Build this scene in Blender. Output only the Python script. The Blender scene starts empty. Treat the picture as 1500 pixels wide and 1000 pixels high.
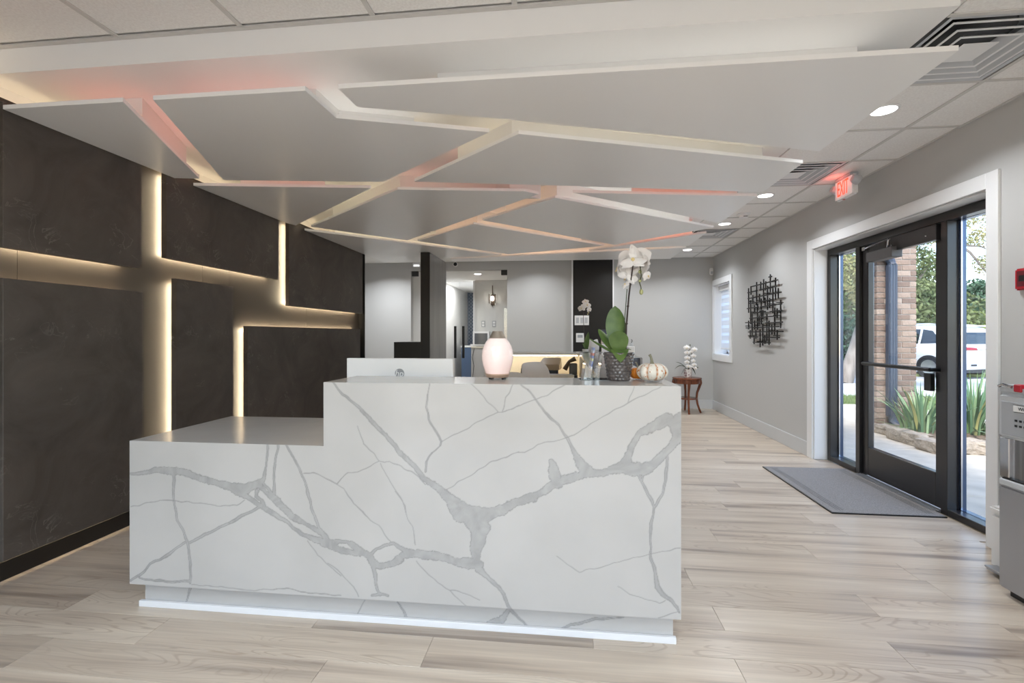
import bpy, bmesh, math, random
import numpy as np
from mathutils import Vector, Matrix
random.seed(7)
sc = bpy.context.scene
COL = sc.collection
PI = math.pi

# ---------------------------------------------------------------- camera, world, sun, room and added fill lights, exposure
FPX = 690.0
cam_d = bpy.data.cameras.new('camera')
cam = bpy.data.objects.new('camera', cam_d); COL.objects.link(cam)
cam_d.sensor_fit = 'HORIZONTAL'; cam_d.sensor_width = 36.0
cam_d.lens = FPX / 1500 * 36.0
cam_d.shift_y = -9.3 / 1500
cam_d.clip_start = 0.05; cam_d.clip_end = 400
cam.location = (0, 0, 1.27)
cam.rotation_euler = (PI / 2, 0, math.atan(77.5 / FPX))
sc.camera = cam
vs = sc.view_settings
vs.view_transform = 'Standard'; vs.look = 'None'; vs.exposure = 0.36; vs.gamma = 1.0
vs.use_curve_mapping = False
sc.cycles.max_bounces = 10; sc.cycles.diffuse_bounces = 6; sc.cycles.glossy_bounces = 4
sc.cycles.transmission_bounces = 6; sc.cycles.transparent_max_bounces = 16
sc.cycles.sample_clamp_indirect = 4.0
sc.cycles.use_denoising = True
sc.cycles.caustics_reflective = False; sc.cycles.caustics_refractive = False

world = bpy.data.worlds.new('world'); sc.world = world; world.use_nodes = True
wn = world.node_tree.nodes; wl = world.node_tree.links
bgn = wn['Background']
sky = wn.new('ShaderNodeTexSky'); sky.sky_type = 'NISHITA'; sky.sun_disc = False
sky.sun_elevation = math.radians(48); sky.sun_rotation = math.radians(200)
sky.air_density = 1.0; sky.dust_density = 1.0; sky.ozone_density = 1.5
wl.new(sky.outputs[0], bgn.inputs[0]); bgn.inputs[1].default_value = 0.58

sun_d = bpy.data.lights.new('sun', 'SUN'); sun_d.energy = 5.0; sun_d.angle = math.radians(14)
sun_d.color = (1, 0.97, 0.93)
sun = bpy.data.objects.new('sun', sun_d); COL.objects.link(sun)
sun.rotation_euler = Vector((0.45, 0.55, -1.0)).to_track_quat('-Z', 'Y').to_euler()
FILL_W, DOWN_W, HALL_FILL_W = 20.0, 8.5, 22.0

# ---------------------------------------------------------------- helpers
def lin(r, g, b):
    f = lambda c: (c / 255) / 12.92 if c <= 10.3 else (((c / 255) + 0.055) / 1.055) ** 2.4
    return (f(r), f(g), f(b), 1.0)

def mat(name, rgb, rough=0.5, metal=0.0, spec=0.5, emit=None, estr=0.0, noise=None, bump=None, coat=0.0):
    m = bpy.data.materials.new(name); m.use_nodes = True
    nt = m.node_tree; b = nt.nodes['Principled BSDF']
    b.inputs['Base Color'].default_value = lin(*rgb)
    b.inputs['Roughness'].default_value = rough; b.inputs['Metallic'].default_value = metal
    b.inputs['Specular IOR Level'].default_value = spec
    b.inputs['Coat Weight'].default_value = coat
    if emit:
        b.inputs['Emission Color'].default_value = lin(*emit); b.inputs['Emission Strength'].default_value = estr
    if noise or bump:
        tc = nt.nodes.new('ShaderNodeTexCoord')
    if noise:                                   # (scale xyz, rgb2, lo, hi, detail)
        mp = nt.nodes.new('ShaderNodeMapping'); nz = nt.nodes.new('ShaderNodeTexNoise')
        sc_ = noise[0] if isinstance(noise[0], tuple) else (noise[0],) * 3
        mp.inputs['Scale'].default_value = sc_
        nz.inputs['Scale'].default_value = 1.0; nz.inputs['Detail'].default_value = noise[4] if len(noise) > 4 else 4
        rp = nt.nodes.new('ShaderNodeValToRGB')
        rp.color_ramp.elements[0].position = noise[2]; rp.color_ramp.elements[0].color = lin(*rgb)
        rp.color_ramp.elements[1].position = noise[3]; rp.color_ramp.elements[1].color = lin(*noise[1])
        nt.links.new(tc.outputs['Object'], mp.inputs[0]); nt.links.new(mp.outputs[0], nz.inputs['Vector'])
        nt.links.new(nz.outputs[0], rp.inputs[0]); nt.links.new(rp.outputs[0], b.inputs['Base Color'])
    if bump:                                    # (scale, strength, distance)
        nb = nt.nodes.new('ShaderNodeTexNoise'); bp = nt.nodes.new('ShaderNodeBump')
        nb.inputs['Scale'].default_value = bump[0]; nb.inputs['Detail'].default_value = 3
        bp.inputs['Strength'].default_value = bump[1]; bp.inputs['Distance'].default_value = bump[2]
        nt.links.new(tc.outputs['Object'], nb.inputs['Vector']); nt.links.new(nb.outputs[0], bp.inputs['Height'])
        nt.links.new(bp.outputs[0], b.inputs['Normal'])
    return m

def emat(name, rgb, s):
    m = bpy.data.materials.new(name); m.use_nodes = True
    nt = m.node_tree; nt.nodes.remove(nt.nodes['Principled BSDF'])
    e = nt.nodes.new('ShaderNodeEmission'); e.inputs[0].default_value = lin(*rgb); e.inputs[1].default_value = s
    nt.links.new(e.outputs[0], nt.nodes['Material Output'].inputs[0]); return m

def glassmat(name, tint=(255, 255, 255), refl=1.0):
    m = bpy.data.materials.new(name); m.use_nodes = True
    nt = m.node_tree; nt.nodes.remove(nt.nodes['Principled BSDF'])
    t = nt.nodes.new('ShaderNodeBsdfTransparent'); t.inputs[0].default_value = lin(*tint)
    g = nt.nodes.new('ShaderNodeBsdfGlossy'); g.inputs['Roughness'].default_value = 0.0
    lw = nt.nodes.new('ShaderNodeLayerWeight'); lw.inputs[0].default_value = 0.58
    pw = nt.nodes.new('ShaderNodeMath'); pw.operation = 'POWER'; pw.inputs[1].default_value = 5.0
    fr = nt.nodes.new('ShaderNodeMath'); fr.operation = 'MULTIPLY_ADD'; fr.inputs[1].default_value = 0.9; fr.inputs[2].default_value = 0.035
    nt.links.new(lw.outputs['Facing'], pw.inputs[0]); nt.links.new(pw.outputs[0], fr.inputs[0])
    mu = nt.nodes.new('ShaderNodeMath'); mu.operation = 'MULTIPLY'; mu.inputs[1].default_value = refl; mu.use_clamp = True
    mx = nt.nodes.new('ShaderNodeMixShader')
    nt.links.new(fr.outputs[0], mu.inputs[0]); nt.links.new(mu.outputs[0], mx.inputs[0])
    nt.links.new(t.outputs[0], mx.inputs[1]); nt.links.new(g.outputs[0], mx.inputs[2])
    nt.links.new(mx.outputs[0], nt.nodes['Material Output'].inputs[0]); return m

class MB:
    """collects shapes into one mesh"""
    def __init__(s): s.v = []; s.f = []
    def add(s, vs, fs):
        o = len(s.v); s.v += [tuple(v) for v in vs]; s.f += [tuple(i + o for i in f) for f in fs]; return s
    def box(s, x0, x1, y0, y1, z0, z1, M=None):
        vs = [Vector((x, y, z)) for z in (z0, z1) for y in (y0, y1) for x in (x0, x1)]
        if M is not None: vs = [M @ v for v in vs]
        return s.add(vs, [(0, 2, 3, 1), (4, 5, 7, 6), (0, 1, 5, 4), (2, 6, 7, 3), (0, 4, 6, 2), (1, 3, 7, 5)])
    def prism(s, poly, z0, z1):
        n = len(poly)
        ar = sum(poly[i][0] * poly[(i + 1) % n][1] - poly[(i + 1) % n][0] * poly[i][1] for i in range(n))
        if ar < 0: poly = poly[::-1]
        vs = [(x, y, z0) for x, y in poly] + [(x, y, z1) for x, y in poly]
        fs = [tuple(range(n - 1, -1, -1)), tuple(range(n, 2 * n))] + [(i, (i + 1) % n, n + (i + 1) % n, n + i) for i in range(n)]
        return s.add(vs, fs)
    def lathe(s, prof, c=(0, 0, 0), n=24, fn=None):
        vs = []; m = len(prof)
        for j, (r, z) in enumerate(prof):
            for i in range(n):
                a = 2 * PI * i / n; rr = r * (fn(a, j / (m - 1)) if fn else 1)
                vs.append((c[0] + rr * math.cos(a), c[1] + rr * math.sin(a), c[2] + z))
        fs = [(j * n + i, j * n + (i + 1) % n, (j + 1) * n + (i + 1) % n, (j + 1) * n + i) for j in range(m - 1) for i in range(n)]
        if prof[0][0] > 1e-5: fs.append(tuple(range(n - 1, -1, -1)))
        if prof[-1][0] > 1e-5: fs.append(tuple((m - 1) * n + i for i in range(n)))
        return s.add(vs, fs)
    def tube(s, pts, rad, n=8, flat=1.0):
        pts = [Vector(p) for p in pts]; k = len(pts)
        rs = rad if isinstance(rad, (list, tuple)) else [rad] * k
        vs = []; up = Vector((0, 0, 1))
        for i, p in enumerate(pts):
            d = (pts[min(i + 1, k - 1)] - pts[max(i - 1, 0)]).normalized()
            a = d.cross(up if abs(d.z) < 0.9 else Vector((1, 0, 0))).normalized(); b = a.cross(d)
            for q in range(n):
                t = 2 * PI * q / n
                vs.append(p + a * (rs[i] * math.cos(t)) + b * (rs[i] * flat * math.sin(t)))
        fs = [(j * n + i, j * n + (i + 1) % n, (j + 1) * n + (i + 1) % n, (j + 1) * n + i) for j in range(k - 1) for i in range(n)]
        fs += [tuple(range(n - 1, -1, -1)), tuple((k - 1) * n + i for i in range(n))]
        return s.add(vs, fs)
    def ball(s, c, r, n=12, m=8, scl=(1, 1, 1)):
        prof = [(max(1e-6, r * math.sin(PI * j / m)), -r * math.cos(PI * j / m)) for j in range(m + 1)]
        o = MB().lathe(prof, n=n)
        return s.add([(c[0] + v[0] * scl[0], c[1] + v[1] * scl[1], c[2] + v[2] * scl[2]) for v in o.v], o.f)
    def build(s, name, m, parent=None, smooth=False, bevel=0.0, seg=1, loc=None, weld=False):
        me = bpy.data.meshes.new(name); me.from_pydata(s.v, [], s.f); me.update()
        if bevel or weld:
            bm = bmesh.new(); bm.from_mesh(me)
            if weld: bmesh.ops.remove_doubles(bm, verts=bm.verts, dist=1e-5)
            if bevel:
                bm.normal_update()
                es = [e for e in bm.edges if len(e.link_faces) == 2 and e.calc_face_angle(0) > 0.5]
                bmesh.ops.bevel(bm, geom=es, offset=bevel, segments=seg, affect='EDGES', clamp_overlap=True)
            bm.to_mesh(me); bm.free()
        if smooth:
            me.shade_smooth(); me.set_sharp_from_angle(angle=math.radians(38))
        if m is not None: me.materials.append(m)
        o = bpy.data.objects.new(name, me); COL.objects.link(o)
        if loc: o.location = loc
        if parent is not None: o.parent = parent
        return o

def thing(name, label, cat, loc=(0, 0, 0), rz=0, group=None):
    o = bpy.data.objects.new(name, None); COL.objects.link(o)
    o.location = loc; o.rotation_euler = (0, 0, rz); o.empty_display_size = 0.05
    o['label'] = label; o['category'] = cat
    if group: o['group'] = group
    return o
def tag(o, label, cat, group=None, kind=None):
    o['label'] = label; o['category'] = cat
    if group: o['group'] = group
    if kind: o['kind'] = kind
    return o
def struct(o): o['kind'] = 'structure'; return o
def stuff(o): o['kind'] = 'stuff'; return o
def box(x0, x1, y0, y1, z0, z1, name, m, parent=None, bevel=0.0, seg=1):
    return MB().box(x0, x1, y0, y1, z0, z1).build(name, m, parent, bevel=bevel, seg=seg)
def text_mesh(body, name, m, parent, M, size, extrude=0.0, sx=1.0):
    cu = bpy.data.curves.new(name, 'FONT'); cu.body = body; cu.size = size; cu.extrude = extrude
    cu.align_x = 'CENTER'; cu.align_y = 'CENTER'
    tmp = bpy.data.objects.new('tmp', cu); COL.objects.link(tmp)
    me = bpy.data.meshes.new_from_object(tmp.evaluated_get(bpy.context.evaluated_depsgraph_get()))
    bpy.data.objects.remove(tmp); bpy.data.curves.remove(cu)
    me.transform(M @ Matrix.Diagonal((sx, 1, 1, 1))); me.name = name
    me.materials.clear(); me.materials.append(m)
    o = bpy.data.objects.new(name, me); COL.objects.link(o); o.parent = parent; return o
def copy_tree(o, parent=None):
    c = o.copy(); COL.objects.link(c); c.parent = parent
    for ch in list(o.children): copy_tree(ch, c)
    return c
def leaf_mb(base, tip, width, side, n=8, sag=0.0, fold=0.15, bulge=0.5, up=(0, 0, 1)):
    """leaf surface from base to tip; side = across direction"""
    b = Vector(base); t = Vector(tip); s = Vector(side).normalized(); u = Vector(up)
    nrm = (t - b).cross(s).normalized()
    M = MB(); vs = []
    for i in range(n + 1):
        q = i / n; c = b.lerp(t, q) + u * (sag * 4 * q * (1 - q))
        w = width * 0.5 * (math.sin(PI * min(1, q ** bulge)) ** 0.6 if 0 < q < 1 else 0.02)
        for k in (-1, -0.5, 0, 0.5, 1):
            vs.append(c + s * (w * k) + nrm * (fold * w * (abs(k) ** 1.5)))
    fs = [(i * 5 + k, i * 5 + k + 1, i * 5 + k + 6, i * 5 + k + 5) for i in range(n) for k in range(4)]
    nv = len(vs); th = nrm * -0.0012
    vs2 = vs + [v + th for v in vs]
    fs2 = fs + [tuple(j + nv for j in f[::-1]) for f in fs]
    return M.add(vs2, fs2)

# ---------------------------------------------------------------- materials
M_WALL = mat('wall_paint', (191, 191, 190), 0.75, spec=0.2, bump=(260, 0.05, 0.002))
M_WHITE = mat('white_trim', (232, 233, 234), 0.4)
M_CEIL = mat('ceiling_drywall', (240, 240, 239), 0.85, spec=0.1)
M_SATIN = mat('satin_white_panel', (246, 246, 246), 0.32, spec=0.45)
M_TILE = mat('acoustic_tile', (234, 232, 230), 0.9, spec=0.1, noise=(90, (243, 242, 240), 0.35, 0.65), bump=(300, 0.25, 0.002))
M_GRID = mat('grid_bar', (205, 203, 200), 0.5)
M_BASE = mat('baseboard_paint', (200, 202, 204), 0.45)
M_BLACK = mat('black_paint', (30, 28, 27), 0.5, spec=0.35)
M_DARKWALL = mat('dark_wall_paint', (72, 66, 61), 0.5, spec=0.4)
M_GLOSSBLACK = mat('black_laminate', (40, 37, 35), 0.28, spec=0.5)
M_SHEENGREY = mat('divider_sheen_grey', (126, 126, 125), 0.25, spec=0.6, noise=((6, 6, 0.6), (138, 138, 137), 0.35, 0.65))  # sheen on the dark divider's sides, put into the colour
M_BRONZE = mat('dark_bronze_frame', (31, 29, 30), 0.3, spec=0.5, coat=0.15)
M_SKYFRAME = mat('frame_sky_reflection', (74, 88, 112), 0.2, metal=0.6)  # same bronze frame, with reflected sky put into its colour
M_STEEL = mat('stainless_steel', (170, 172, 177), 0.3, metal=0.8)
M_CHROME = mat('chrome', (200, 200, 202), 0.12, metal=1.0)
M_GREYPL = mat('grey_plastic', (168, 171, 176), 0.4)
M_SILVER = mat('silver_plastic', (190, 193, 197), 0.35, spec=0.5)
M_BLKPL = mat('black_plastic', (26, 26, 27), 0.35)
M_WHTPL = mat('white_plastic', (236, 236, 236), 0.3)
M_RED = mat('red_plastic', (178, 24, 42), 0.35)
M_GLASS = glassmat('clear_glass')
M_ACRYL = glassmat('clear_acrylic', (252, 253, 254), 1.3)
M_LED_WARM = emat('warm_led', (255, 234, 196), 75.0)
M_LED_WEAK = emat('warm_led_dim', (255, 228, 186), 20.0)
M_LAMP = emat('lamp_lens', (255, 253, 250), 9.0)
M_CREAM = mat('cream_laminate', (240, 233, 217), 0.45)
M_TAN = mat('tan_leather', (204, 195, 184), 0.5)
M_BROWNBOX = mat('brown_case', (150, 126, 92), 0.3)
M_GRANITE = mat('black_granite', (42, 40, 40), 0.08, noise=(140, (70, 68, 68), 0.5, 0.7))
M_LEAF = mat('orchid_leaf', (70, 96, 42), 0.35, noise=(14, (100, 124, 62), 0.35, 0.7))
M_PETAL = mat('orchid_petal', (240, 237, 236), 0.6)
M_PETAL2 = mat('orchid_lip', (226, 206, 150), 0.6)
M_STEM = mat('orchid_stem', (82, 84, 52), 0.5)
M_STEM2 = mat('dark_stem', (60, 50, 46), 0.5)
M_WOOD2 = mat('red_brown_wood', (96, 50, 30), 0.25, noise=((20, 20, 3), (128, 70, 42), 0.35, 0.65))
M_CONC = mat('concrete', (190, 179, 160), 0.85, spec=0.2, noise=(5, (212, 201, 182), 0.3, 0.7, 8))
M_ASPH = mat('pale_pavement', (172, 171, 168), 0.9, spec=0.2, noise=(1.5, (196, 195, 192), 0.3, 0.7, 8))
M_BRICK = mat('brick', (140, 112, 92), 0.85, noise=(7, (178, 150, 126), 0.3, 0.7, 6))
M_MORTAR = mat('mortar', (172, 164, 154), 0.9)
M_STONE = mat('cut_stone', (142, 130, 114), 0.9, noise=(16, (176, 164, 148), 0.3, 0.7, 8), bump=(40, 0.8, 0.02))
M_SOIL = mat('soil', (84, 70, 56), 0.95, noise=(30, (120, 104, 84), 0.4, 0.7))
M_SPOUT = mat('dark_downspout', (58, 68, 82), 0.4)
M_CAR = mat('white_car_paint', (236, 237, 239), 0.25, coat=0.6)
M_CARGLASS = mat('dark_car_glass', (38, 46, 50), 0.06, spec=0.8)
M_TYRE = mat('tyre_rubber', (36, 36, 38), 0.8)
M_BARK = mat('bark', (104, 96, 88), 0.9, noise=((8, 8, 2), (140, 132, 122), 0.35, 0.65, 6))

def marble_mat(name, base, attr):
    m = mat(name, base, 0.16, spec=0.5, coat=0.15); nt = m.node_tree; b = nt.nodes['Principled BSDF']
    tc = nt.nodes.new('ShaderNodeTexCoord')
    cl = nt.nodes.new('ShaderNodeTexNoise'); cl.inputs['Scale'].default_value = 2.2; cl.inputs['Detail'].default_value = 5
    rp = nt.nodes.new('ShaderNodeValToRGB')
    rp.color_ramp.elements[0].position = 0.35; rp.color_ramp.elements[0].color = lin(*[c - 7 for c in base])
    rp.color_ramp.elements[1].position = 0.6; rp.color_ramp.elements[1].color = lin(*base)
    nt.links.new(tc.outputs['Object'], cl.inputs['Vector']); nt.links.new(cl.outputs[0], rp.inputs[0])
    mix = nt.nodes.new('ShaderNodeMix'); mix.data_type = 'RGBA'
    nt.links.new(rp.outputs[0], mix.inputs[6])
    if attr:
        at = nt.nodes.new('ShaderNodeAttribute'); at.attribute_name = 'vein'
        w = nt.nodes.new('ShaderNodeTexNoise'); w.inputs['Scale'].default_value = 7; w.inputs['Detail'].default_value = 6
        w.inputs['Distortion'].default_value = 2.5
        r2 = nt.nodes.new('ShaderNodeValToRGB')
        r2.color_ramp.elements[0].position = 0.3; r2.color_ramp.elements[0].color = lin(148, 148, 146)
        r2.color_ramp.elements[1].position = 0.7; r2.color_ramp.elements[1].color = lin(170, 169, 167)
        nt.links.new(tc.outputs['Object'], w.inputs['Vector']); nt.links.new(w.outputs[0], r2.inputs[0])
        sep = nt.nodes.new('ShaderNodeSeparateColor'); nt.links.new(at.outputs['Color'], sep.inputs[0])
        nt.links.new(sep.outputs[0], mix.inputs[0]); nt.links.new(r2.outputs[0], mix.inputs[7])
        m2 = nt.nodes.new('ShaderNodeMix'); m2.data_type = 'RGBA'
        nt.links.new(sep.outputs[1], m2.inputs[0]); nt.links.new(mix.outputs[2], m2.inputs[6])
        m2.inputs[7].default_value = lin(120, 120, 119)
        nt.links.new(m2.outputs[2], b.inputs['Base Color'])
    else:
        wv = nt.nodes.new('ShaderNodeTexNoise'); wv.inputs['Scale'].default_value = 1.1; wv.inputs['Detail'].default_value = 4
        wv.inputs['Distortion'].default_value = 1.2
        sb = nt.nodes.new('ShaderNodeMath'); sb.operation = 'SUBTRACT'; sb.inputs[1].default_value = 0.58
        ab = nt.nodes.new('ShaderNodeMath'); ab.operation = 'ABSOLUTE'
        mr = nt.nodes.new('ShaderNodeMapRange'); mr.inputs[1].default_value = 0.0; mr.inputs[2].default_value = 0.012
        mr.inputs[3].default_value = 0.8; mr.inputs[4].default_value = 0.0
        nt.links.new(tc.outputs['Object'], wv.inputs['Vector']); nt.links.new(wv.outputs[0], sb.inputs[0])
        nt.links.new(sb.outputs[0], ab.inputs[0]); nt.links.new(ab.outputs[0], mr.inputs[0])
        nt.links.new(mr.outputs[0], mix.inputs[0]); mix.inputs[7].default_value = lin(190, 190, 188)
        nt.links.new(mix.outputs[2], b.inputs['Base Color'])
    return m
M_MARBLE_F = marble_mat('veined_marble_front', (188, 186, 183), True)  # same stone as the tops, toned darker to offset the light on it
M_MARBLE = marble_mat('veined_marble', (198, 196, 193), False)

def plaster_mat():
    m = mat('dark_plaster', (64, 58, 54), 0.42, spec=0.45); nt = m.node_tree; b = nt.nodes['Principled BSDF']
    tc = nt.nodes.new('ShaderNodeTexCoord')
    n1 = nt.nodes.new('ShaderNodeTexNoise'); n1.inputs['Scale'].default_value = 2.4; n1.inputs['Detail'].default_value = 9
    n1.inputs['Roughness'].default_value = 0.62; n1.inputs['Distortion'].default_value = 0.8
    r1 = nt.nodes.new('ShaderNodeValToRGB')
    r1.color_ramp.elements[0].position = 0.3; r1.color_ramp.elements[0].color = lin(66, 60, 55)
    r1.color_ramp.elements[1].position = 0.72; r1.color_ramp.elements[1].color = lin(98, 90, 84)
    n2 = nt.nodes.new('ShaderNodeTexNoise'); n2.inputs['Scale'].default_value = 4.5; n2.inputs['Detail'].default_value = 8
    n2.inputs['Distortion'].default_value = 3.0
    sb = nt.nodes.new('ShaderNodeMath'); sb.operation = 'SUBTRACT'; sb.inputs[1].default_value = 0.58
    ab = nt.nodes.new('ShaderNodeMath'); ab.operation = 'ABSOLUTE'
    mr = nt.nodes.new('ShaderNodeMapRange'); mr.inputs[2].default_value = 0.02; mr.inputs[3].default_value = 0.5; mr.inputs[4].default_value = 0
    n3 = nt.nodes.new('ShaderNodeTexNoise'); n3.inputs['Scale'].default_value = 3.0
    r3 = nt.nodes.new('ShaderNodeMapRange'); r3.inputs[1].default_value = 0.5; r3.inputs[2].default_value = 0.7
    mu = nt.nodes.new('ShaderNodeMath'); mu.operation = 'MULTIPLY'
    mix = nt.nodes.new('ShaderNodeMix'); mix.data_type = 'RGBA'; mix.inputs[7].default_value = lin(150, 142, 134)
    for n in (n1, n2, n3): nt.links.new(tc.outputs['Object'], n.inputs['Vector'])
    nt.links.new(n1.outputs[0], r1.inputs[0]); nt.links.new(n2.outputs[0], sb.inputs[0]); nt.links.new(sb.outputs[0], ab.inputs[0])
    nt.links.new(ab.outputs[0], mr.inputs[0]); nt.links.new(n3.outputs[0], r3.inputs[0])
    nt.links.new(mr.outputs[0], mu.inputs[0]); nt.links.new(r3.outputs[0], mu.inputs[1])
    nt.links.new(mu.outputs[0], mix.inputs[0]); nt.links.new(r1.outputs[0], mix.inputs[6])
    nt.links.new(mix.outputs[2], b.inputs['Base Color'])
    return m
M_PLASTER = plaster_mat()

def floor_mat():
    m = mat('vinyl_plank', (200, 184, 166), 0.28, spec=0.5); nt = m.node_tree; b = nt.nodes['Principled BSDF']
    N = nt.nodes.new; L = nt.links.new
    tc = N('ShaderNodeTexCoord'); oi = N('ShaderNodeObjectInfo')
    sc1 = N('ShaderNodeVectorMath'); sc1.operation = 'SCALE'; sc1.inputs[0].default_value = (37, 91, 13)
    L(oi.outputs['Random'], sc1.inputs['Scale'])
    ad = N('ShaderNodeVectorMath'); ad.operation = 'ADD'
    L(tc.outputs['Object'], ad.inputs[0]); L(sc1.outputs[0], ad.inputs[1])
    def nz(s, det=4, dist=0.0, rough=0.5):
        mp = N('ShaderNodeMapping'); mp.inputs['Scale'].default_value = s
        n = N('ShaderNodeTexNoise'); n.inputs['Scale'].default_value = 1; n.inputs['Detail'].default_value = det
        n.inputs['Distortion'].default_value = dist; n.inputs['Roughness'].default_value = rough
        L(ad.outputs[0], mp.inputs[0]); L(mp.outputs[0], n.inputs['Vector']); return n
    band = nz((0.7, 11, 1), 3, 0.3)
    r = N('ShaderNodeValToRGB'); e = r.color_ramp.elements
    e[0].position = 0.30; e[0].color = lin(146, 132, 120)
    e[1].position = 0.66; e[1].color = lin(212, 199, 182)
    k = e.new(0.45); k.color = lin(195, 180, 163)
    L(band.outputs[0], r.inputs[0])
    ring = nz((1.1, 7.0, 1), 1.5, 0.4)
    ml = N('ShaderNodeMath'); ml.operation = 'MULTIPLY'; ml.inputs[1].default_value = 150.0; L(ring.outputs[0], ml.inputs[0])
    sn = N('ShaderNodeMath'); sn.operation = 'SINE'; L(ml.outputs[0], sn.inputs[0])
    mr = N('ShaderNodeMapRange'); mr.inputs[1].default_value = 0.55; mr.inputs[2].default_value = 1.0; mr.inputs[3].default_value = 0; mr.inputs[4].default_value = 0.38
    L(sn.outputs[0], mr.inputs[0])
    msk = nz((0.8, 2.5, 1), 2)
    mk = N('ShaderNodeMapRange'); mk.inputs[1].default_value = 0.50; mk.inputs[2].default_value = 0.62; L(msk.outputs[0], mk.inputs[0])
    mm = N('ShaderNodeMath'); mm.operation = 'MULTIPLY'; L(mr.outputs[0], mm.inputs[0]); L(mk.outputs[0], mm.inputs[1])
    mx = N('ShaderNodeMix'); mx.data_type = 'RGBA'; mx.inputs[7].default_value = lin(140, 116, 94)
    L(mm.outputs[0], mx.inputs[0]); L(r.outputs[0], mx.inputs[6])
    fine = nz((3, 120, 1), 4)
    fr = N('ShaderNodeMapRange'); fr.inputs[1].default_value = 0.3; fr.inputs[2].default_value = 0.7; fr.inputs[3].default_value = 0.92; fr.inputs[4].default_value = 1.05
    L(fine.outputs[0], fr.inputs[0])
    rb = N('ShaderNodeMapRange'); rb.inputs[3].default_value = 0.93; rb.inputs[4].default_value = 1.05; L(oi.outputs['Random'], rb.inputs[0])
    m3 = N('ShaderNodeMath'); m3.operation = 'MULTIPLY'; L(fr.outputs[0], m3.inputs[0]); L(rb.outputs[0], m3.inputs[1])
    vm = N('ShaderNodeVectorMath'); vm.operation = 'SCALE'; L(mx.outputs[2], vm.inputs[0]); L(m3.outputs[0], vm.inputs['Scale'])
    L(vm.outputs[0], b.inputs['Base Color'])
    bp = N('ShaderNodeBump'); bp.inputs['Strength'].default_value = 0.12; bp.inputs['Distance'].default_value = 0.001
    L(fine.outputs[0], bp.inputs['Height']); L(bp.outputs[0], b.inputs['Normal'])
    return m
M_FLOOR = floor_mat()
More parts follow.
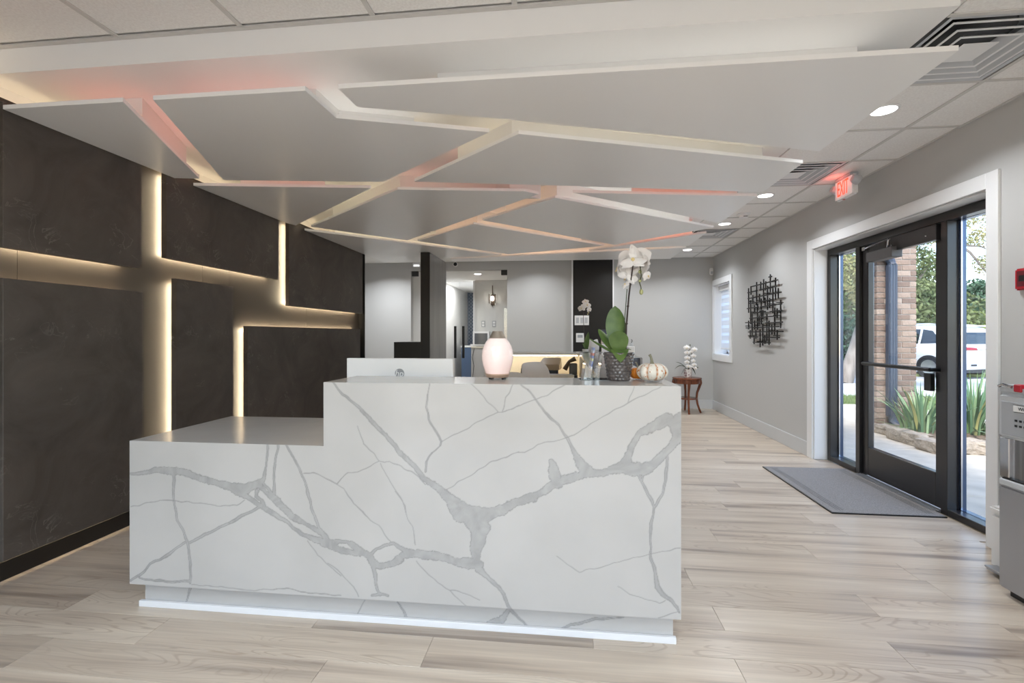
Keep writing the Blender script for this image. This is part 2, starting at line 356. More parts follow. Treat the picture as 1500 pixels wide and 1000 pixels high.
VEINS = [[(-1995,628,9.1),(-1932,635,15.9),(-1845,653,27.1),(-1784,647,33.7),(-1734,648,31.4),(-1661,625,29.0),(-1577,606,26.7),(-1493,586,39.9),(-1421,583,44.1),(-1368,602,33.0),(-1339,625,17.6),(-1330,680,8.8),(-1319,730,7.7),(-1319,782,7.7)],[(-1268,784,7.7),(-1282,709,8.8),(-1289,621,8.8),(-1286,566,15.3)],[(-1493,581,33.2),(-1445,560,33.1),(-1409,540,22.0),(-1362,514,19.8),(-1292,473,19.7),(-1222,438,15.3),(-1152,386,15.2),(-1084,368,26.0),(-1038,359,25.9),(-970,328,28.0)],[(-1356,597,22.0),(-1327,565,15.4),(-1292,550,32.9),(-1257,513,32.8),(-1199,466,28.3),(-1129,431,17.4),(-1072,401,23.8),(-1038,370,25.9)],[(-1368,574,15.4),(-1374,547,13.2),(-1350,531,13.2),(-1339,509,17.6)],[(-1350,613,11.0),(-1315,587,13.2),(-1292,555,21.9)],[(-1233,785,6.6),(-1176,690,8.7),(-1141,615,9.8),(-1118,529,9.8),(-1078,422,10.8),(-1067,407,10.8)],[(-1147,659,3.3),(-1107,665,3.3),(-1049,640,3.2),(-998,618,4.3),(-973,643,3.2)],[(-1774,632,13.5),(-1779,525,9.0),(-1759,425,9.0),(-1710,338,10.1),(-1695,249,10.1),(-1694,143,10.1)],[(-1995,477,2.3),(-1907,496,2.3),(-1845,512,2.3),(-1779,512,3.4),(-1661,508,2.2),(-1552,501,2.2),(-1469,504,2.2),(-1427,528,2.2)],[(-1356,503,11.0),(-1457,449,11.1),(-1577,389,10.0),(-1649,352,11.2),(-1698,327,11.2)],[(-1716,332,10.1),(-1821,254,9.0),(-1895,216,9.0),(-1951,162,10.2),(-1998,138,6.8)],[(-1951,150,6.8),(-1882,145,9.0),(-1784,141,9.0),(-1698,150,10.1)],[(-1686,135,2.2),(-1552,134,2.2),(-1386,128,2.2),(-1222,145,3.3),(-1152,133,4.3),(-973,128,2.2)],[(-1129,360,2.2),(-1084,303,2.2),(-1038,262,2.2),(-973,217,2.2)],[(-1016,1068,5.8),(-986,1031,7.2),(-937,990,8.6),(-874,933,12.9),(-837,898,17.1),(-800,860,15.6),(-770,835,15.6),(-726,787,17.0),(-697,752,19.8),(-653,711,19.8),(-609,663,23.9),(-566,633,26.7),(-523,603,30.8),(-480,563,48.9),(-437,516,90.6)],[(-577,1065,4.2),(-584,1015,4.9),(-591,959,5.6),(-581,910,5.6),(-552,862,5.6),(-527,820,5.6),(-530,799,4.9),(-566,763,4.9),(-591,727,5.6),(-594,685,7.0)],[(-527,817,2.1),(-473,842,2.1),(-402,879,2.1),(-332,922,2.1),(-279,944,2.8),(-255,948,3.5),(-220,962,2.1),(-192,980,2.1)],[(-395,1063,2.1),(-339,1005,2.1),(-279,946,2.1)],[(-216,1062,2.1),(-248,1006,2.1),(-262,951,2.8)],[(-896,875,1.4),(-874,797,2.1),(-844,769,2.1),(-803,724,2.1),(-840,698,2.1),(-896,675,2.1),(-945,668,2.2),(-1001,618,2.2),(-1054,641,1.4),(-1100,663,1.4)],[(-803,724,2.1),(-777,718,2.1),(-755,726,2.1),(-726,712,2.1),(-689,692,2.1),(-660,683,2.8),(-624,659,2.8),(-595,629,2.8)],[(-796,714,1.4),(-770,665,2.1),(-733,609,2.1),(-697,554,2.1),(-675,491,2.1)],[(-1001,618,2.2),(-960,598,2.2),(-919,535,2.1),(-874,504,2.1),(-848,470,2.1)],[(-509,607,1.4),(-434,652,2.1),(-367,696,2.1),(-304,736,2.1),(-192,780,2.1)],[(-190,1069,3.8),(-155,1041,5.0),(-123,1004,6.3),(-92,963,7.5),(-61,926,7.5),(-23,890,6.2),(8,847,7.5),(26,813,11.2),(45,776,22.4),(63,739,43.5),(88,712,49.6)],[(-250,948,1.9),(-212,968,1.9),(-171,987,2.5),(-123,1001,2.5),(-86,1017,1.9),(-42,1039,1.9),(-2,1062,1.9)],[(-250,755,1.9),(-205,775,1.9),(-167,780,1.9),(-111,813,1.9),(-86,821,1.9),(-42,830,1.9),(1,843,2.5),(35,854,1.9),(94,898,1.9),(185,953,1.9),(255,991,3.1),(306,1019,1.8),(389,1060,1.2)],[(255,991,2.5),(267,1022,1.8),(279,1059,1.2)],[(-250,540,35.4),(-199,571,29.0),(-149,588,23.9),(-98,612,26.3),(-55,642,35.0),(-11,665,34.9),(32,682,34.9),(94,700,34.7),(155,705,29.7),(197,718,34.5),(240,732,55.3),(276,721,55.2),(318,723,49.0),(359,748,34.2),(395,780,26.8),(425,817,30.4),(448,848,36.5),(469,867,36.4)],[(246,745,43.0),(261,788,24.6),(276,832,22.1),(297,863,24.5),(336,885,30.6),(377,908,42.7),(413,930,48.7),(436,915,48.6),(451,879,42.5),(448,848,36.5)],[(466,934,48.6),(448,909,48.6)],[(-30,655,50.0),(-45,692,47.5),(-50,723,35.0),(-57,748,16.3)],[(294,697,12.3),(309,676,8.6),(330,637,8.6),(350,601,8.6),(361,571,7.3)],[(412,796,7.3),(412,744,7.3),(407,683,8.5),(392,627,8.5),(362,571,7.3)],[(319,710,8.6),(311,680,7.3)],[(-1052,358,43.3),(-1022,352,43.2),(-984,368,14.4),(-950,366,12.9),(-916,353,25.8),(-886,330,35.7),(-849,307,28.5),(-827,276,35.6),(-797,267,25.6),(-738,284,28.4),(-694,315,31.1),(-665,331,39.5),(-622,329,42.3),(-564,325,35.1),(-506,318,33.6),(-449,303,34.9),(-407,299,48.7),(-364,301,41.7)],[(-1022,341,28.8),(-976,327,18.7),(-931,322,25.8),(-886,319,31.4)],[(-838,315,14.3),(-812,341,10.0),(-775,364,12.8),(-738,367,17.0),(-702,350,18.4),(-672,334,28.3)],[(-528,608,21.0),(-478,560,41.9),(-428,521,69.7),(-378,495,104.2),(-357,454,83.3),(-364,405,62.5),(-375,363,48.6),(-375,328,34.7),(-378,300,48.6)],[(-357,503,76.3),(-301,519,45.7),(-252,538,34.5),(-204,571,34.4),(-135,591,38.4)],[(-364,280,34.7),(-336,254,16.6),(-301,228,13.8),(-273,202,15.2),(-252,162,15.2),(-228,122,12.4)],[(-842,304,28.5),(-823,248,17.1),(-816,205,12.8),(-808,163,12.8),(-797,142,11.4)],[(-834,137,7.1),(-797,148,11.4),(-760,141,5.7)],[(-1037,268,2.2),(-991,242,2.2),(-946,201,2.2),(-916,171,2.1),(-897,129,2.1)],[(-636,297,2.1),(-585,247,2.1),(-535,208,2.1),(-492,182,2.8),(-449,143,1.4),(-414,117,1.4)],[(-492,182,2.1),(-449,181,2.1),(-400,167,1.4),(-357,145,1.4)],[(-950,585,2.2),(-916,532,2.1),(-879,505,2.1),(-842,464,2.1),(-805,444,2.1),(-753,376,2.1)],[(-727,593,2.1),(-687,538,2.1),(-672,475,2.1),(-651,448,2.1),(-636,371,2.8)],[(361,577,6.7),(348,500,8.0),(345,433,6.7),(345,379,8.0),(358,327,10.7),(374,248,14.6),(393,222,13.3),(426,198,11.9),(451,173,9.3),(459,147,5.3)],[(345,379,2.0),(387,388,1.3),(464,409,2.0)],[(342,379,1.3),(263,352,1.3),(197,335,1.3),(131,311,1.4),(58,292,1.4),(10,321,1.4),(-37,349,1.4)],[(406,197,2.7),(380,182,2.0),(329,195,1.3),(263,214,1.3),(217,239,1.3)],[(458,150,2.0),(419,138,2.7),(374,121,2.0)]]
KICK_VEINS = [[(-1735,102,8.0),(-1739,73,6.9),(-1756,16,5.7)],[(-887,90,2.9),(-910,48,2.2),(-921,20,2.2)],[(-735,90,2.9),(-705,47,7.3),(-694,15,10.2)],[(-238,95,14.1),(-273,43,28.4),(-323,19,35.5)],[(-238,95,14.1),(-195,52,7.1),(-142,10,4.9)],[(-28,15,4.2),(25,43,9.8),(73,56,9.7),(135,73,8.3),(189,81,6.9),(243,89,2.8)]]
ART_UPRIGHTS = [(6.771, 1.575, 1.912), (6.691, 1.815, 1.932), (6.499, 1.659, 1.966), (6.626, 1.689, 1.805), (6.369, 1.841, 1.956), (6.281, 1.677, 1.978), (6.22, 1.832, 1.945), (6.165, 1.582, 1.883), (6.085, 1.799, 2.015), (5.943, 1.693, 1.957), (5.871, 1.702, 1.823), (6.016, 1.535, 1.862), (6.407, 1.691, 1.802), (6.699, 1.417, 1.744), (6.566, 1.555, 1.664), (6.473, 1.342, 1.674), (6.356, 1.409, 1.74), (6.239, 1.623, 1.741), (6.106, 1.605, 1.725), (5.809, 1.351, 1.683), (5.965, 1.272, 1.601), (5.899, 1.471, 1.588), (6.306, 1.475, 1.59), (6.42, 1.405, 1.522), (6.649, 1.267, 1.57), (6.771, 1.351, 1.469), (6.566, 1.348, 1.463), (6.184, 1.201, 1.532), (6.306, 1.137, 1.418), (6.124, 1.151, 1.449), (6.043, 1.277, 1.397), (6.713, 1.222, 1.339), (6.526, 1.224, 1.337), (6.585, 1.152, 1.272), (6.389, 1.114, 1.346), (6.244, 1.159, 1.272), (5.899, 1.214, 1.33)]
ART_CROSSBARS = [(5.856, 6.621, 1.92), (5.884, 6.369, 1.849), (6.452, 6.771, 1.849), (5.767, 6.762, 1.768), (6.032, 6.719, 1.7), (6.413, 6.791, 1.634), (5.751, 6.349, 1.631), (5.751, 6.066, 1.556), (6.196, 6.649, 1.564), (5.856, 6.699, 1.497), (6.293, 6.85, 1.442), (5.726, 6.208, 1.421), (5.824, 6.829, 1.37), (5.72, 6.748, 1.312), (6.42, 6.719, 1.246), (5.813, 6.256, 1.242), (6.059, 6.585, 1.176), (6.016, 6.101, 1.982)]
ART_PEGS = [(6.172, 1.792), (6.663, 1.725), (6.42, 1.718), (6.048, 1.651), (5.82, 1.65), (6.58, 1.577), (6.318, 1.575), (5.91, 1.506), (6.777, 1.396), (6.486, 1.396), (6.189, 1.39), (6.048, 1.327), (6.682, 1.261), (5.91, 1.262), (6.395, 1.188), (6.256, 1.193)]

# ================================================================ ROOM SHELL
ZC, ZR = 2.611, 2.742          # soffit / tile strip height, raised tile ceiling height
XW, XL, XL2 = 2.537, -2.90, -3.03
YB, YF = -2.6, 8.45
# ---- floor: base slab with planks laid on it
fl = struct(box(XL2 - 1.3, XW + 0.13, YB, YF, -0.12, -0.006, 'floor', M_FLOOR))
PW, PL = 0.182, 1.21
y = 0.66; row = 0; planks = []
plank_cache = {}
while y < YF:
    y1 = min(y + PW, YF)
    x = XL - random.random() * PL
    while x < XW:
        a, b_ = max(x, XL), min(x + PL, XW)
        if 3.15 < y < 5.0 and b_ > XW - 1e-6: b_ = XW + 0.12
        if b_ - a > 0.02:
            key = (round(b_ - a, 3), round(y1 - y, 3))
            if key not in plank_cache:
                hx, hy = (b_ - a) / 2 - 0.0006, (y1 - y) / 2 - 0.0006
                M = MB().box(-hx, hx, -hy, hy, -0.006, 0.0)
                o = M.build('plank', M_FLOOR, fl, bevel=0.0007)
                plank_cache[key] = o.data
            else:
                o = bpy.data.objects.new('plank', plank_cache[key]); COL.objects.link(o); o.parent = fl
            o.location = ((a + b_) / 2, (y + y1) / 2, 0)
        x += PL
    y += PW; row += 1
# hall floor behind the glass
struct(box(-3.2, 1.2, YF, 15.0, -0.12, -0.001, 'floor_hall', M_FLOOR))

# ---- walls
w = MB()
DY0, DY1, DZ = 3.14, 5.15, 2.15            # entrance opening
WY0, WY1, WZ0, WZ1 = 7.60, 8.40, 0.94, 2.11  # window opening
XO = 2.79
for (ya, yb, za, zb) in ((YB, DY0, -0.12, 2.95), (DY0, DY1, DZ, 2.95), (DY1, WY0, -0.12, 2.95), (WY0, WY1, -0.12, WZ0), (WY0, WY1, WZ1, 2.95), (WY1, YF + 0.15, -0.12, 2.95)):
    w.box(XW, XO, ya, yb, za, zb)
wall_right = struct(w.build('wall_right', M_WALL))
w = MB()
w.box(-1.036, XW, YF, YF + 0.13, -0.12, 2.95)                      # grey wall right of the glass doors
w.box(-2.83, -1.036, YF, YF + 0.13, 2.455, 2.95)                   # header over the glass doors
w.box(-4.33, -2.83, YF, YF + 0.13, -0.12, 2.95)
wall_far = struct(w.build('wall_far', M_WALL))
struct(box(XL2 - 0.13, XL2, YB, 6.40, -0.12, 2.95, 'wall_left', M_CEIL))
struct(MB().box(-4.33, -4.2, 6.2, YF, -0.12, 2.95).box(-4.33, XL2, 6.14, 6.27, -0.12, 2.95).build('wall_alcove', M_WALL))
BX0, BX1, BZ0, BZ1 = -2.6, 2.2, 0.12, 2.45      # unseen window added behind the camera to fill the room with daylight
struct(MB().box(XL2 - 0.13, BX0, YB - 0.13, YB, -0.12, 2.95).box(BX1, XO, YB - 0.13, YB, -0.12, 2.95).box(BX0, BX1, YB - 0.13, YB, -0.12, BZ0).box(BX0, BX1, YB - 0.13, YB, BZ1, 2.95).build('wall_back', M_WALL))
w2 = MB()
for xx in (BX0, BX0 + 1.58, BX0 + 3.17, BX1 - 0.05): w2.box(xx, xx + 0.05, YB - 0.11, YB - 0.02, BZ0, BZ1)
w2 = struct(w2.box(BX0, BX1, YB - 0.11, YB - 0.02, BZ0, BZ0 + 0.05).box(BX0, BX1, YB - 0.11, YB - 0.02, BZ1 - 0.05, BZ1).build('fill_window', M_BRONZE))
for xx in (BX0 + 0.05, BX0 + 1.63, BX0 + 3.22): box(xx, xx + 1.53 if xx < 0.5 else BX1 - 0.05, YB - 0.066, YB - 0.060, BZ0 + 0.05, BZ1 - 0.05, 'pane', M_GLASS, w2)
# dark furred-out wall in front of the left wall, seams between its sheets
dk = MB()
seams = [YB, 2.20, 3.49, 3.795, 5.02, 6.38]
for a, b_ in zip(seams[:-1], seams[1:]): dk.box(XL2, XL, a + 0.0012, b_ - 0.0012, 0.0, 2.50)
struct(dk.build('wall_left_cladding', M_DARKWALL))
struct(box(XL2, -2.815, 6.38, 6.40, 0.0, 2.56, 'trim_1', M_BLACK))
struct(box(XL, -2.885, YB, 6.38, 0.0, 0.10, 'baseboard_left', M_BLACK, bevel=0.003))
# column and low divider behind the desk
struct(box(-1.968, -1.841, 6.31, 7.19, 0.0, 2.405, 'wall_divider', M_SHEENGREY))
struct(box(-1.970, -1.839, 6.285, 6.31, 0.0, 2.405, 'divider_front_shade', M_GLOSSBLACK, bevel=0.002))  # black sheet painting the shade on the divider's less lit front
struct(MB().prism([(-2.35, 6.29), (-1.969, 6.29), (-1.969, 6.75), (-2.41, 6.75)], 0, 1.175).build('wall_low', M_GLOSSBLACK, bevel=0.003))
# black pilaster on the far wall
struct(box(0.142, 0.828, 8.37, YF, 0.0, ZC, 'wall_pilaster', M_BLACK))
struct(MB().box(0.116, 0.142, 8.365, YF, 0, ZC).box(0.828, 0.85, 8.365, YF, 0, ZC).build('trim_2', M_WHITE))
# baseboards
struct(box(XW - 0.016, XW, DY1 + 0.10, YF - 0.016, 0, 0.153, 'baseboard_right', M_BASE, bevel=0.003))
struct(box(0.85, XW, YF - 0.016, YF, 0, 0.153, 'baseboard_far', M_BASE, bevel=0.003))
struct(MB().box(XW - 0.016, XW, YB, DY0 - 0.1, 0, 0.153).build('baseboard_near', M_BASE))
# entrance casing
tr = MB()
for a, b_, c, d in ((DY1, DY1 + 0.10, 0.0, 2.245), (DY0 - 0.082, DY0, 0.0, 2.245), (DY0, DY1, DZ, 2.245)):
    tr.box(XW - 0.019, XW, a, b_, c, d)
tr.box(XW, 2.66, DY1 - 0.012, DY1, 0, DZ).box(XW, 2.66, DY0, DY0 + 0.012, 0, DZ).box(XW, 2.66, DY0, DY1, DZ - 0.012, DZ)
struct(tr.build('trim_3', M_WHITE, bevel=0.003))
# far window: casing, lining, pane, shade
wn_ = struct(MB().box(XW - 0.017, XW, WY0 - 0.095, WY0, WZ0 - 0.095, WZ1 + 0.095).box(XW - 0.017, XW, WY1, YF - 0.002, WZ0 - 0.095, WZ1 + 0.095)
             .box(XW - 0.017, XW, WY0, WY1, WZ1, WZ1 + 0.095).box(XW - 0.017, XW, WY0, WY1, WZ0 - 0.095, WZ0)
             .box(XW, 2.785, WY0 - 0.0, WY0 + 0.014, WZ0, WZ1).box(XW, 2.785, WY1 - 0.014, WY1, WZ0, WZ1).box(XW, 2.785, WY0, WY1, WZ0, WZ0 + 0.014).box(XW, 2.785, WY0, WY1, WZ1 - 0.014, WZ1)
             .build('window_1', M_WHITE, bevel=0.002))
MB().box(2.75, 2.785, WY0 + 0.014, WY0 + 0.05, WZ0 + .014, WZ1 - .014).box(2.75, 2.785, WY1 - 0.05, WY1 - 0.014, WZ0 + .014, WZ1 - .014).box(2.75, 2.785, WY0, WY1, WZ0 + .014, WZ0 + 0.05).box(2.75, 2.785, WY0, WY1, WZ1 - 0.05, WZ1 - .014).build('sash', M_WHITE, wn_)
box(2.765, 2.771, WY0 + 0.05, WY1 - 0.05, WZ0 + 0.05, WZ1 - 0.05, 'pane', M_GLASS, wn_)

def shade_mat(name, rgb, tr_):
    m = bpy.data.materials.new(name); m.use_nodes = True; nt = m.node_tree; nt.nodes.remove(nt.nodes['Principled BSDF'])
    d = nt.nodes.new('ShaderNodeBsdfDiffuse'); t = nt.nodes.new('ShaderNodeBsdfTranslucent'); mx = nt.nodes.new('ShaderNodeMixShader')
    d.inputs[0].default_value = lin(*rgb); t.inputs[0].default_value = lin(*rgb); mx.inputs[0].default_value = tr_
    nt.links.new(d.outputs[0], mx.inputs[1]); nt.links.new(t.outputs[0], mx.inputs[2]); nt.links.new(mx.outputs[0], nt.nodes['Material Output'].inputs[0]); return m
M_SHADE = shade_mat('shade_fabric', (240, 241, 244), 0.55)
M_SHEER = shade_mat('sheer_shade_fabric', (246, 250, 255), 0.8)
bl = thing('roller_shade', 'white banded roller shade lowered in the far window', 'shade', (2.66, 8.0, 0))
MB().box(-0.05, 0.03, WY0 + 0.016 - 8, WY1 - 0.016 - 8, WZ1 - 0.10, WZ1 - 0.015).build('cassette', M_WHTPL, bl, bevel=0.006)
zt = WZ1 - 0.10; k = 0
while zt > WZ0 + 0.14:
    h = 0.075 if k % 2 == 0 else 0.05
    MB().box(-0.012, -0.010, WY0 + 0.03 - 8, WY1 - 0.03 - 8, zt - h, zt).build('shade_band', M_SHADE if k % 2 == 0 else M_SHEER, bl)
    zt -= h; k += 1
MB().box(-0.022, -0.002, WY0 + 0.03 - 8, WY1 - 0.03 - 8, zt - 0.03, zt).build('bottom_rail', M_WHTPL, bl, bevel=0.004)

# ---- ceilings
struct(MB().box(XL2, 1.60, 2.11, YF, ZC, ZC + 0.06).build('ceiling', M_CEIL))                                    # drywall soffit
struct(MB().box(-4.2, XL2, 6.28, YF, ZC, ZC + 0.06).build('ceiling_alcove', M_CEIL))
struct(MB().box(XL2, 1.60, 2.11, 2.17, ZC + 0.06, 2.86).box(1.60, 1.63, YB, 2.17, ZC + 0.014, 2.86).build('wall_bulkhead', M_CEIL))
ceil = struct(MB().box(XL2, 1.60, YB, 2.11, ZR + 0.014, ZR + 0.06).build('ceiling_front', M_CEIL))
strip = struct(MB().box(1.63, XW, YB, YF, ZC + 0.25, ZC + 0.28).build('ceiling_strip', M_CEIL))
struct(box(-4.4, XO + 0.02, YB - 0.2, 15.2, 2.96, 3.10, 'roof', M_CONC))
# raised tile field over the camera
gx = [-2.85 + 0.657 * i for i in range(7)] + [1.597]
gy = [YB + 0.05 + i * (2.085 - YB - 0.05) / 4 for i in range(5)]
gx0 = [XL2] + gx
for i in range(len(gx0) - 1):
    for j in range(4):
        a, b_ = gx0[i] + 0.008, gx0[i + 1] - 0.008
        if b_ - a < 0.03: continue
        box(a, b_, gy[j] + 0.008, gy[j + 1] - 0.008, ZR + 0.003, ZR + 0.013, 'ceiling_tile', M_TILE, ceil, bevel=0.002)
for g in gx[:-1]: box(g - 0.012, g + 0.012, YB, 2.085, ZR - 0.004, ZR + 0.002, 'grid_bar', M_GRID, ceil)
for g in gy[1:-1]: box(XL2, 1.60, g - 0.012, g + 0.012, ZR - 0.005, ZR + 0.001, 'grid_bar', M_GRID, ceil)
box(XL2, 1.60, 2.085, 2.109, ZR - 0.006, ZR + 0.002, 'edge_trim', M_GRID, ceil)
# tile strip along the right wall
tx = [1.607, 2.196, XW]
ty = [2.745 + 0.577 * k for k in range(-9, 10)] + [YF]
VENTS = (2.168, 3.899, 6.207)
for i in range(2):
    for j in range(len(ty) - 1):
        if i == 0 and any(abs(ty[j] - v) < 0.02 for v in VENTS): continue
        if ty[j + 1] - ty[j] < 0.05: continue
        box(tx[i] + 0.006, tx[i + 1] - 0.006, ty[j] + 0.006, ty[j + 1] - 0.006, ZC + 0.002, ZC + 0.012, 'ceiling_tile', M_TILE, strip, bevel=0.002)
box(2.184, 2.208, YB, YF, ZC - 0.003, ZC + 0.003, 'grid_bar', M_GRID, strip)
box(XW - 0.02, XW, YB, YF, ZC - 0.003, ZC + 0.003, 'grid_bar', M_GRID, strip)
for t_ in ty[:-1]: box(1.60, XW, t_ - 0.010, t_ + 0.010, ZC - 0.004, ZC + 0.0015, 'grid_bar', M_GRID, strip)
# cove light on top of the dark wall
cv = thing('cove_light', 'warm light strip running along the top of the dark wall', 'light strip', (-2.97, 3.0, 2.50))
MB().box(-0.03, 0.03, -1.4, 3.3, 0.0005, 0.006).build('channel', M_GREYPL, cv)
MB().box(-0.006, 0.006, -1.4, 3.3, 0.006, 0.010).build('strip', emat('cove_led', (255, 226, 184), 6.0), cv)

# ---- unseen fill panels added over the camera to brighten the room
for k, (tx_, ty_) in enumerate(((-1.53, -1.75), (0.44, -1.75), (-1.53, -0.2), (0.44, -0.2))):
    t = thing('fill_light', ('unseen fill light panel added at the back left over the waiting end', 'unseen fill light panel added at the back right over the waiting end', 'unseen fill light panel added nearest the low end of the desk', 'unseen fill light panel added nearest the tall counter')[k], 'ceiling light', (tx_, ty_, ZR - 0.012), group='added fill panels over the waiting end')
    MB().box(-0.31, 0.31, -0.61, 0.61, 0, 0.008).build('frame', M_WHITE, t)
    MB().box(-0.29, 0.29, -0.59, 0.59, -0.004, 0.0).build('fill_light_diffuser', M_LAMP if False else M_WHTPL, t)
    ld = bpy.data.lights.new('fill_light_lamp', 'AREA'); ld.shape = 'RECTANGLE'; ld.size = 0.55; ld.size_y = 1.15
    ld.energy = FILL_W * (1.3 if tx_ < 0 else 0.85); ld.color = (0.84, 0.925, 1.0); ld.spread = math.radians(142)
    lo = bpy.data.objects.new('fill_light_lamp', ld); COL.objects.link(lo); lo.parent = t; lo.location = (0, 0, -0.01)
# ---- downlights
def downlight(x, y, z, label, power=DOWN_W, r=0.066):
    t = thing('downlight', label, 'ceiling light', (x, y, z))
    MB().lathe([(r + 0.012, 0.0), (r + 0.012, -0.004), (r, -0.007), (r - 0.002, -0.004), (r - 0.002, 0.0)], n=32).build('trim_ring', M_WHITE, t, smooth=True)
    MB().lathe([(0.0001, -0.0045), (r - 0.003, -0.0045), (r - 0.003, -0.001), (0.0001, -0.001)], n=32).build('lens', M_LAMP, t)
    ld = bpy.data.lights.new('downlight_lamp', 'AREA'); ld.shape = 'DISK'; ld.size = 2 * r; ld.energy = power; ld.color = (0.93, 0.965, 1.0); ld.spread = math.radians(140)
    lo = bpy.data.objects.new('downlight_lamp', ld); COL.objects.link(lo); lo.parent = t; lo.location = (0, 0, -0.012)
    return t
ZT = ZC - 0.0035
downlight(1.888, 3.036, ZT + 0.004, 'round ceiling downlight between the nearest air vent and the exit sign')
downlight(1.911, 4.763, ZT + 0.004, 'round ceiling downlight just beyond the second air vent')
downlight(1.911, 5.92, ZT + 0.004, 'round ceiling downlight just before the third air vent')
downlight(1.911, 7.652, ZT + 0.004, 'round ceiling downlight nearest the far wall')
downlight(-3.15, 7.70, ZC, 'unseen downlight added in the white alcove past the dark wall', 17)  # unseen, added like the three below to brighten the far end
downlight(-0.5, 7.85, ZC, 'unseen downlight added in front of the grey wall beside the glass doors', 6.5)
downlight(0.9, 7.75, ZC, 'unseen downlight added in front of the black pilaster', 7)
downlight(-1.6, 7.85, ZC, 'unseen downlight added right in front of the glass doors', 7)
# ---- air vents
def vent(x0, x1, y0, y1, label):
    t = thing('air_vent', label, 'air vent', ((x0 + x1) / 2, (y0 + y1) / 2, ZC))
    hx, hy = (x1 - x0) / 2 - 0.012, (y1 - y0) / 2 - 0.012
    def ring(a, b_, z0, z1, name, m, th=0.002):
        # sloped square ring: outer half size a at z0, inner half size b at z1
        vs = []
        for h, z in ((a, z0), (b_, z1), (b_, z1 + th), (a, z0 + th)):
            for sx, sy in ((-1, -1), (1, -1), (1, 1), (-1, 1)): vs.append((sx * hx * h, sy * hy * h, z))
        fs = []
        for q in range(4):
            for i in range(4): fs.append((q * 4 + i, q * 4 + (i + 1) % 4, ((q + 1) % 4) * 4 + (i + 1) % 4, ((q + 1) % 4) * 4 + i))
        return MB().add(vs, fs).build(name, m, t)
    ring(1.0, 0.93, -0.003, 0.0, 'flange', M_SILVER)
    ring(0.93, 0.92, 0.0, 0.10, 'housing', M_GREYPL)
    for a in (0.88, 0.68, 0.48):
        ring(a, a - 0.045, -0.006, -0.006, 'louver_lip', M_WHITE)
        ring(a - 0.045, a - 0.19, -0.005, 0.028, 'louver', M_SILVER)
    MB().box(-hx * 0.27, hx * 0.27, -hy * 0.27, hy * 0.27, -0.006, -0.002).build('centre_plate', M_WHITE, t, bevel=0.004)
    MB().box(-hx * .92, hx * .92, -hy * .92, hy * .92, 0.10, 0.104).build('backing', M_GREYPL, t)
    MB().lathe([(hx * 0.60, 0.07), (hx * 0.60, 0.10)], n=24).build('duct_collar', M_BLKPL, t)
    return t
vent(1.607, 2.184, 2.168, 2.745, 'square louvred air vent nearest the camera, partly above a white cloud panel')
vent(1.607, 2.184, 3.899, 4.476, 'square louvred air vent beside the exit sign')
vent(1.607, 2.184, 6.207, 6.784, 'square louvred air vent furthest down the ceiling strip')
# smoke detector
t = thing('smoke_detector', 'small white smoke detector on the ceiling strip', 'smoke detector', (1.965, 5.46, ZC - 0.004))
MB().lathe([(0.07, 0.004), (0.07, -0.008), (0.055, -0.014)], n=28).build('base_plate', M_WHITE, t, smooth=True)
MB().lathe([(0.05, -0.014), (0.048, -0.038), (0.03, -0.045), (0.0001, -0.045)], n=28).build('sensor_head', M_WHTPL, t, smooth=True)
MB().box(-0.02, 0.02, -0.051, -0.045, -0.036, -0.030).build('slot', M_BLKPL, t)
# exit sign
t = thing('exit_sign', 'lit red and white exit sign hanging from the ceiling near the entrance', 'exit sign', (2.36, 4.262, ZC))
MB().prism([(-.035, -.11), (.035, -.11), (.035, .11), (-.035, .11)], -0.022, 0.0).build('canopy', M_SILVER, t, bevel=0.006, seg=2)
hd = MB().box(-0.022, 0.022, -0.13, 0.13, -0.185, -0.018).build('housing', M_WHTPL, t, bevel=0.012, seg=3)
M_EXITFACE = mat('exit_face', (232, 235, 233), 0.4, emit=(255, 240, 236), estr=0.12)
MB().box(-0.0245, -0.0215, -0.120, 0.120, -0.178, -0.026).build('face_plate', M_EXITFACE, t)
M_EXITRED = mat('exit_letters', (240, 70, 50), 0.4, emit=(255, 66, 40), estr=1.5)
Mx = Matrix(((0, 0, -1, -0.026), (-1, 0, 0, 0.01), (0, 1, 0, -0.102), (0, 0, 0, 1)))
text_mesh('EXIT', 'letters', M_EXITRED, t, Mx, 0.178, 0.0012, 0.44)
for s_, ax in ((-1, -0.6), (1, 0.6)):
    lh = MB().lathe([(0.026, 0.03), (0.036, 0.012), (0.038, -0.02), (0.034, -0.028)], n=20)
    rm = Matrix.Rotation(math.radians(-70), 4, 'Y') @ Matrix.Rotation(0, 4, 'Z')
    lh.v = [tuple(rm @ Vector(v) + Vector((-0.012 - 0.0, s_ * 0.150, -0.075))) for v in lh.v]
    o = lh.build('lamp_head', M_SILVER, t, smooth=True)
    le = MB().lathe([(0.0001, -0.030), (0.033, -0.029), (0.033, -0.026)], n=20)
    le.v = [tuple(rm @ Vector(v) + Vector((-0.012, s_ * 0.150, -0.075))) for v in le.v]
    le.build('lens', M_GREYPL, o, smooth=True)
MB().box(-0.008, 0.008, 0.03, 0.045, -0.19, -0.185).build('test_button', M_RED, t)
ld = bpy.data.lights.new('exit_glow', 'POINT'); ld.energy = 0.25; ld.color = (1, 0.12, 0.08); ld.shadow_soft_size = 0.04
lo = bpy.data.objects.new('exit_glow', ld); COL.objects.link(lo); lo.parent = t; lo.location = (-0.08, 0.02, -0.05)

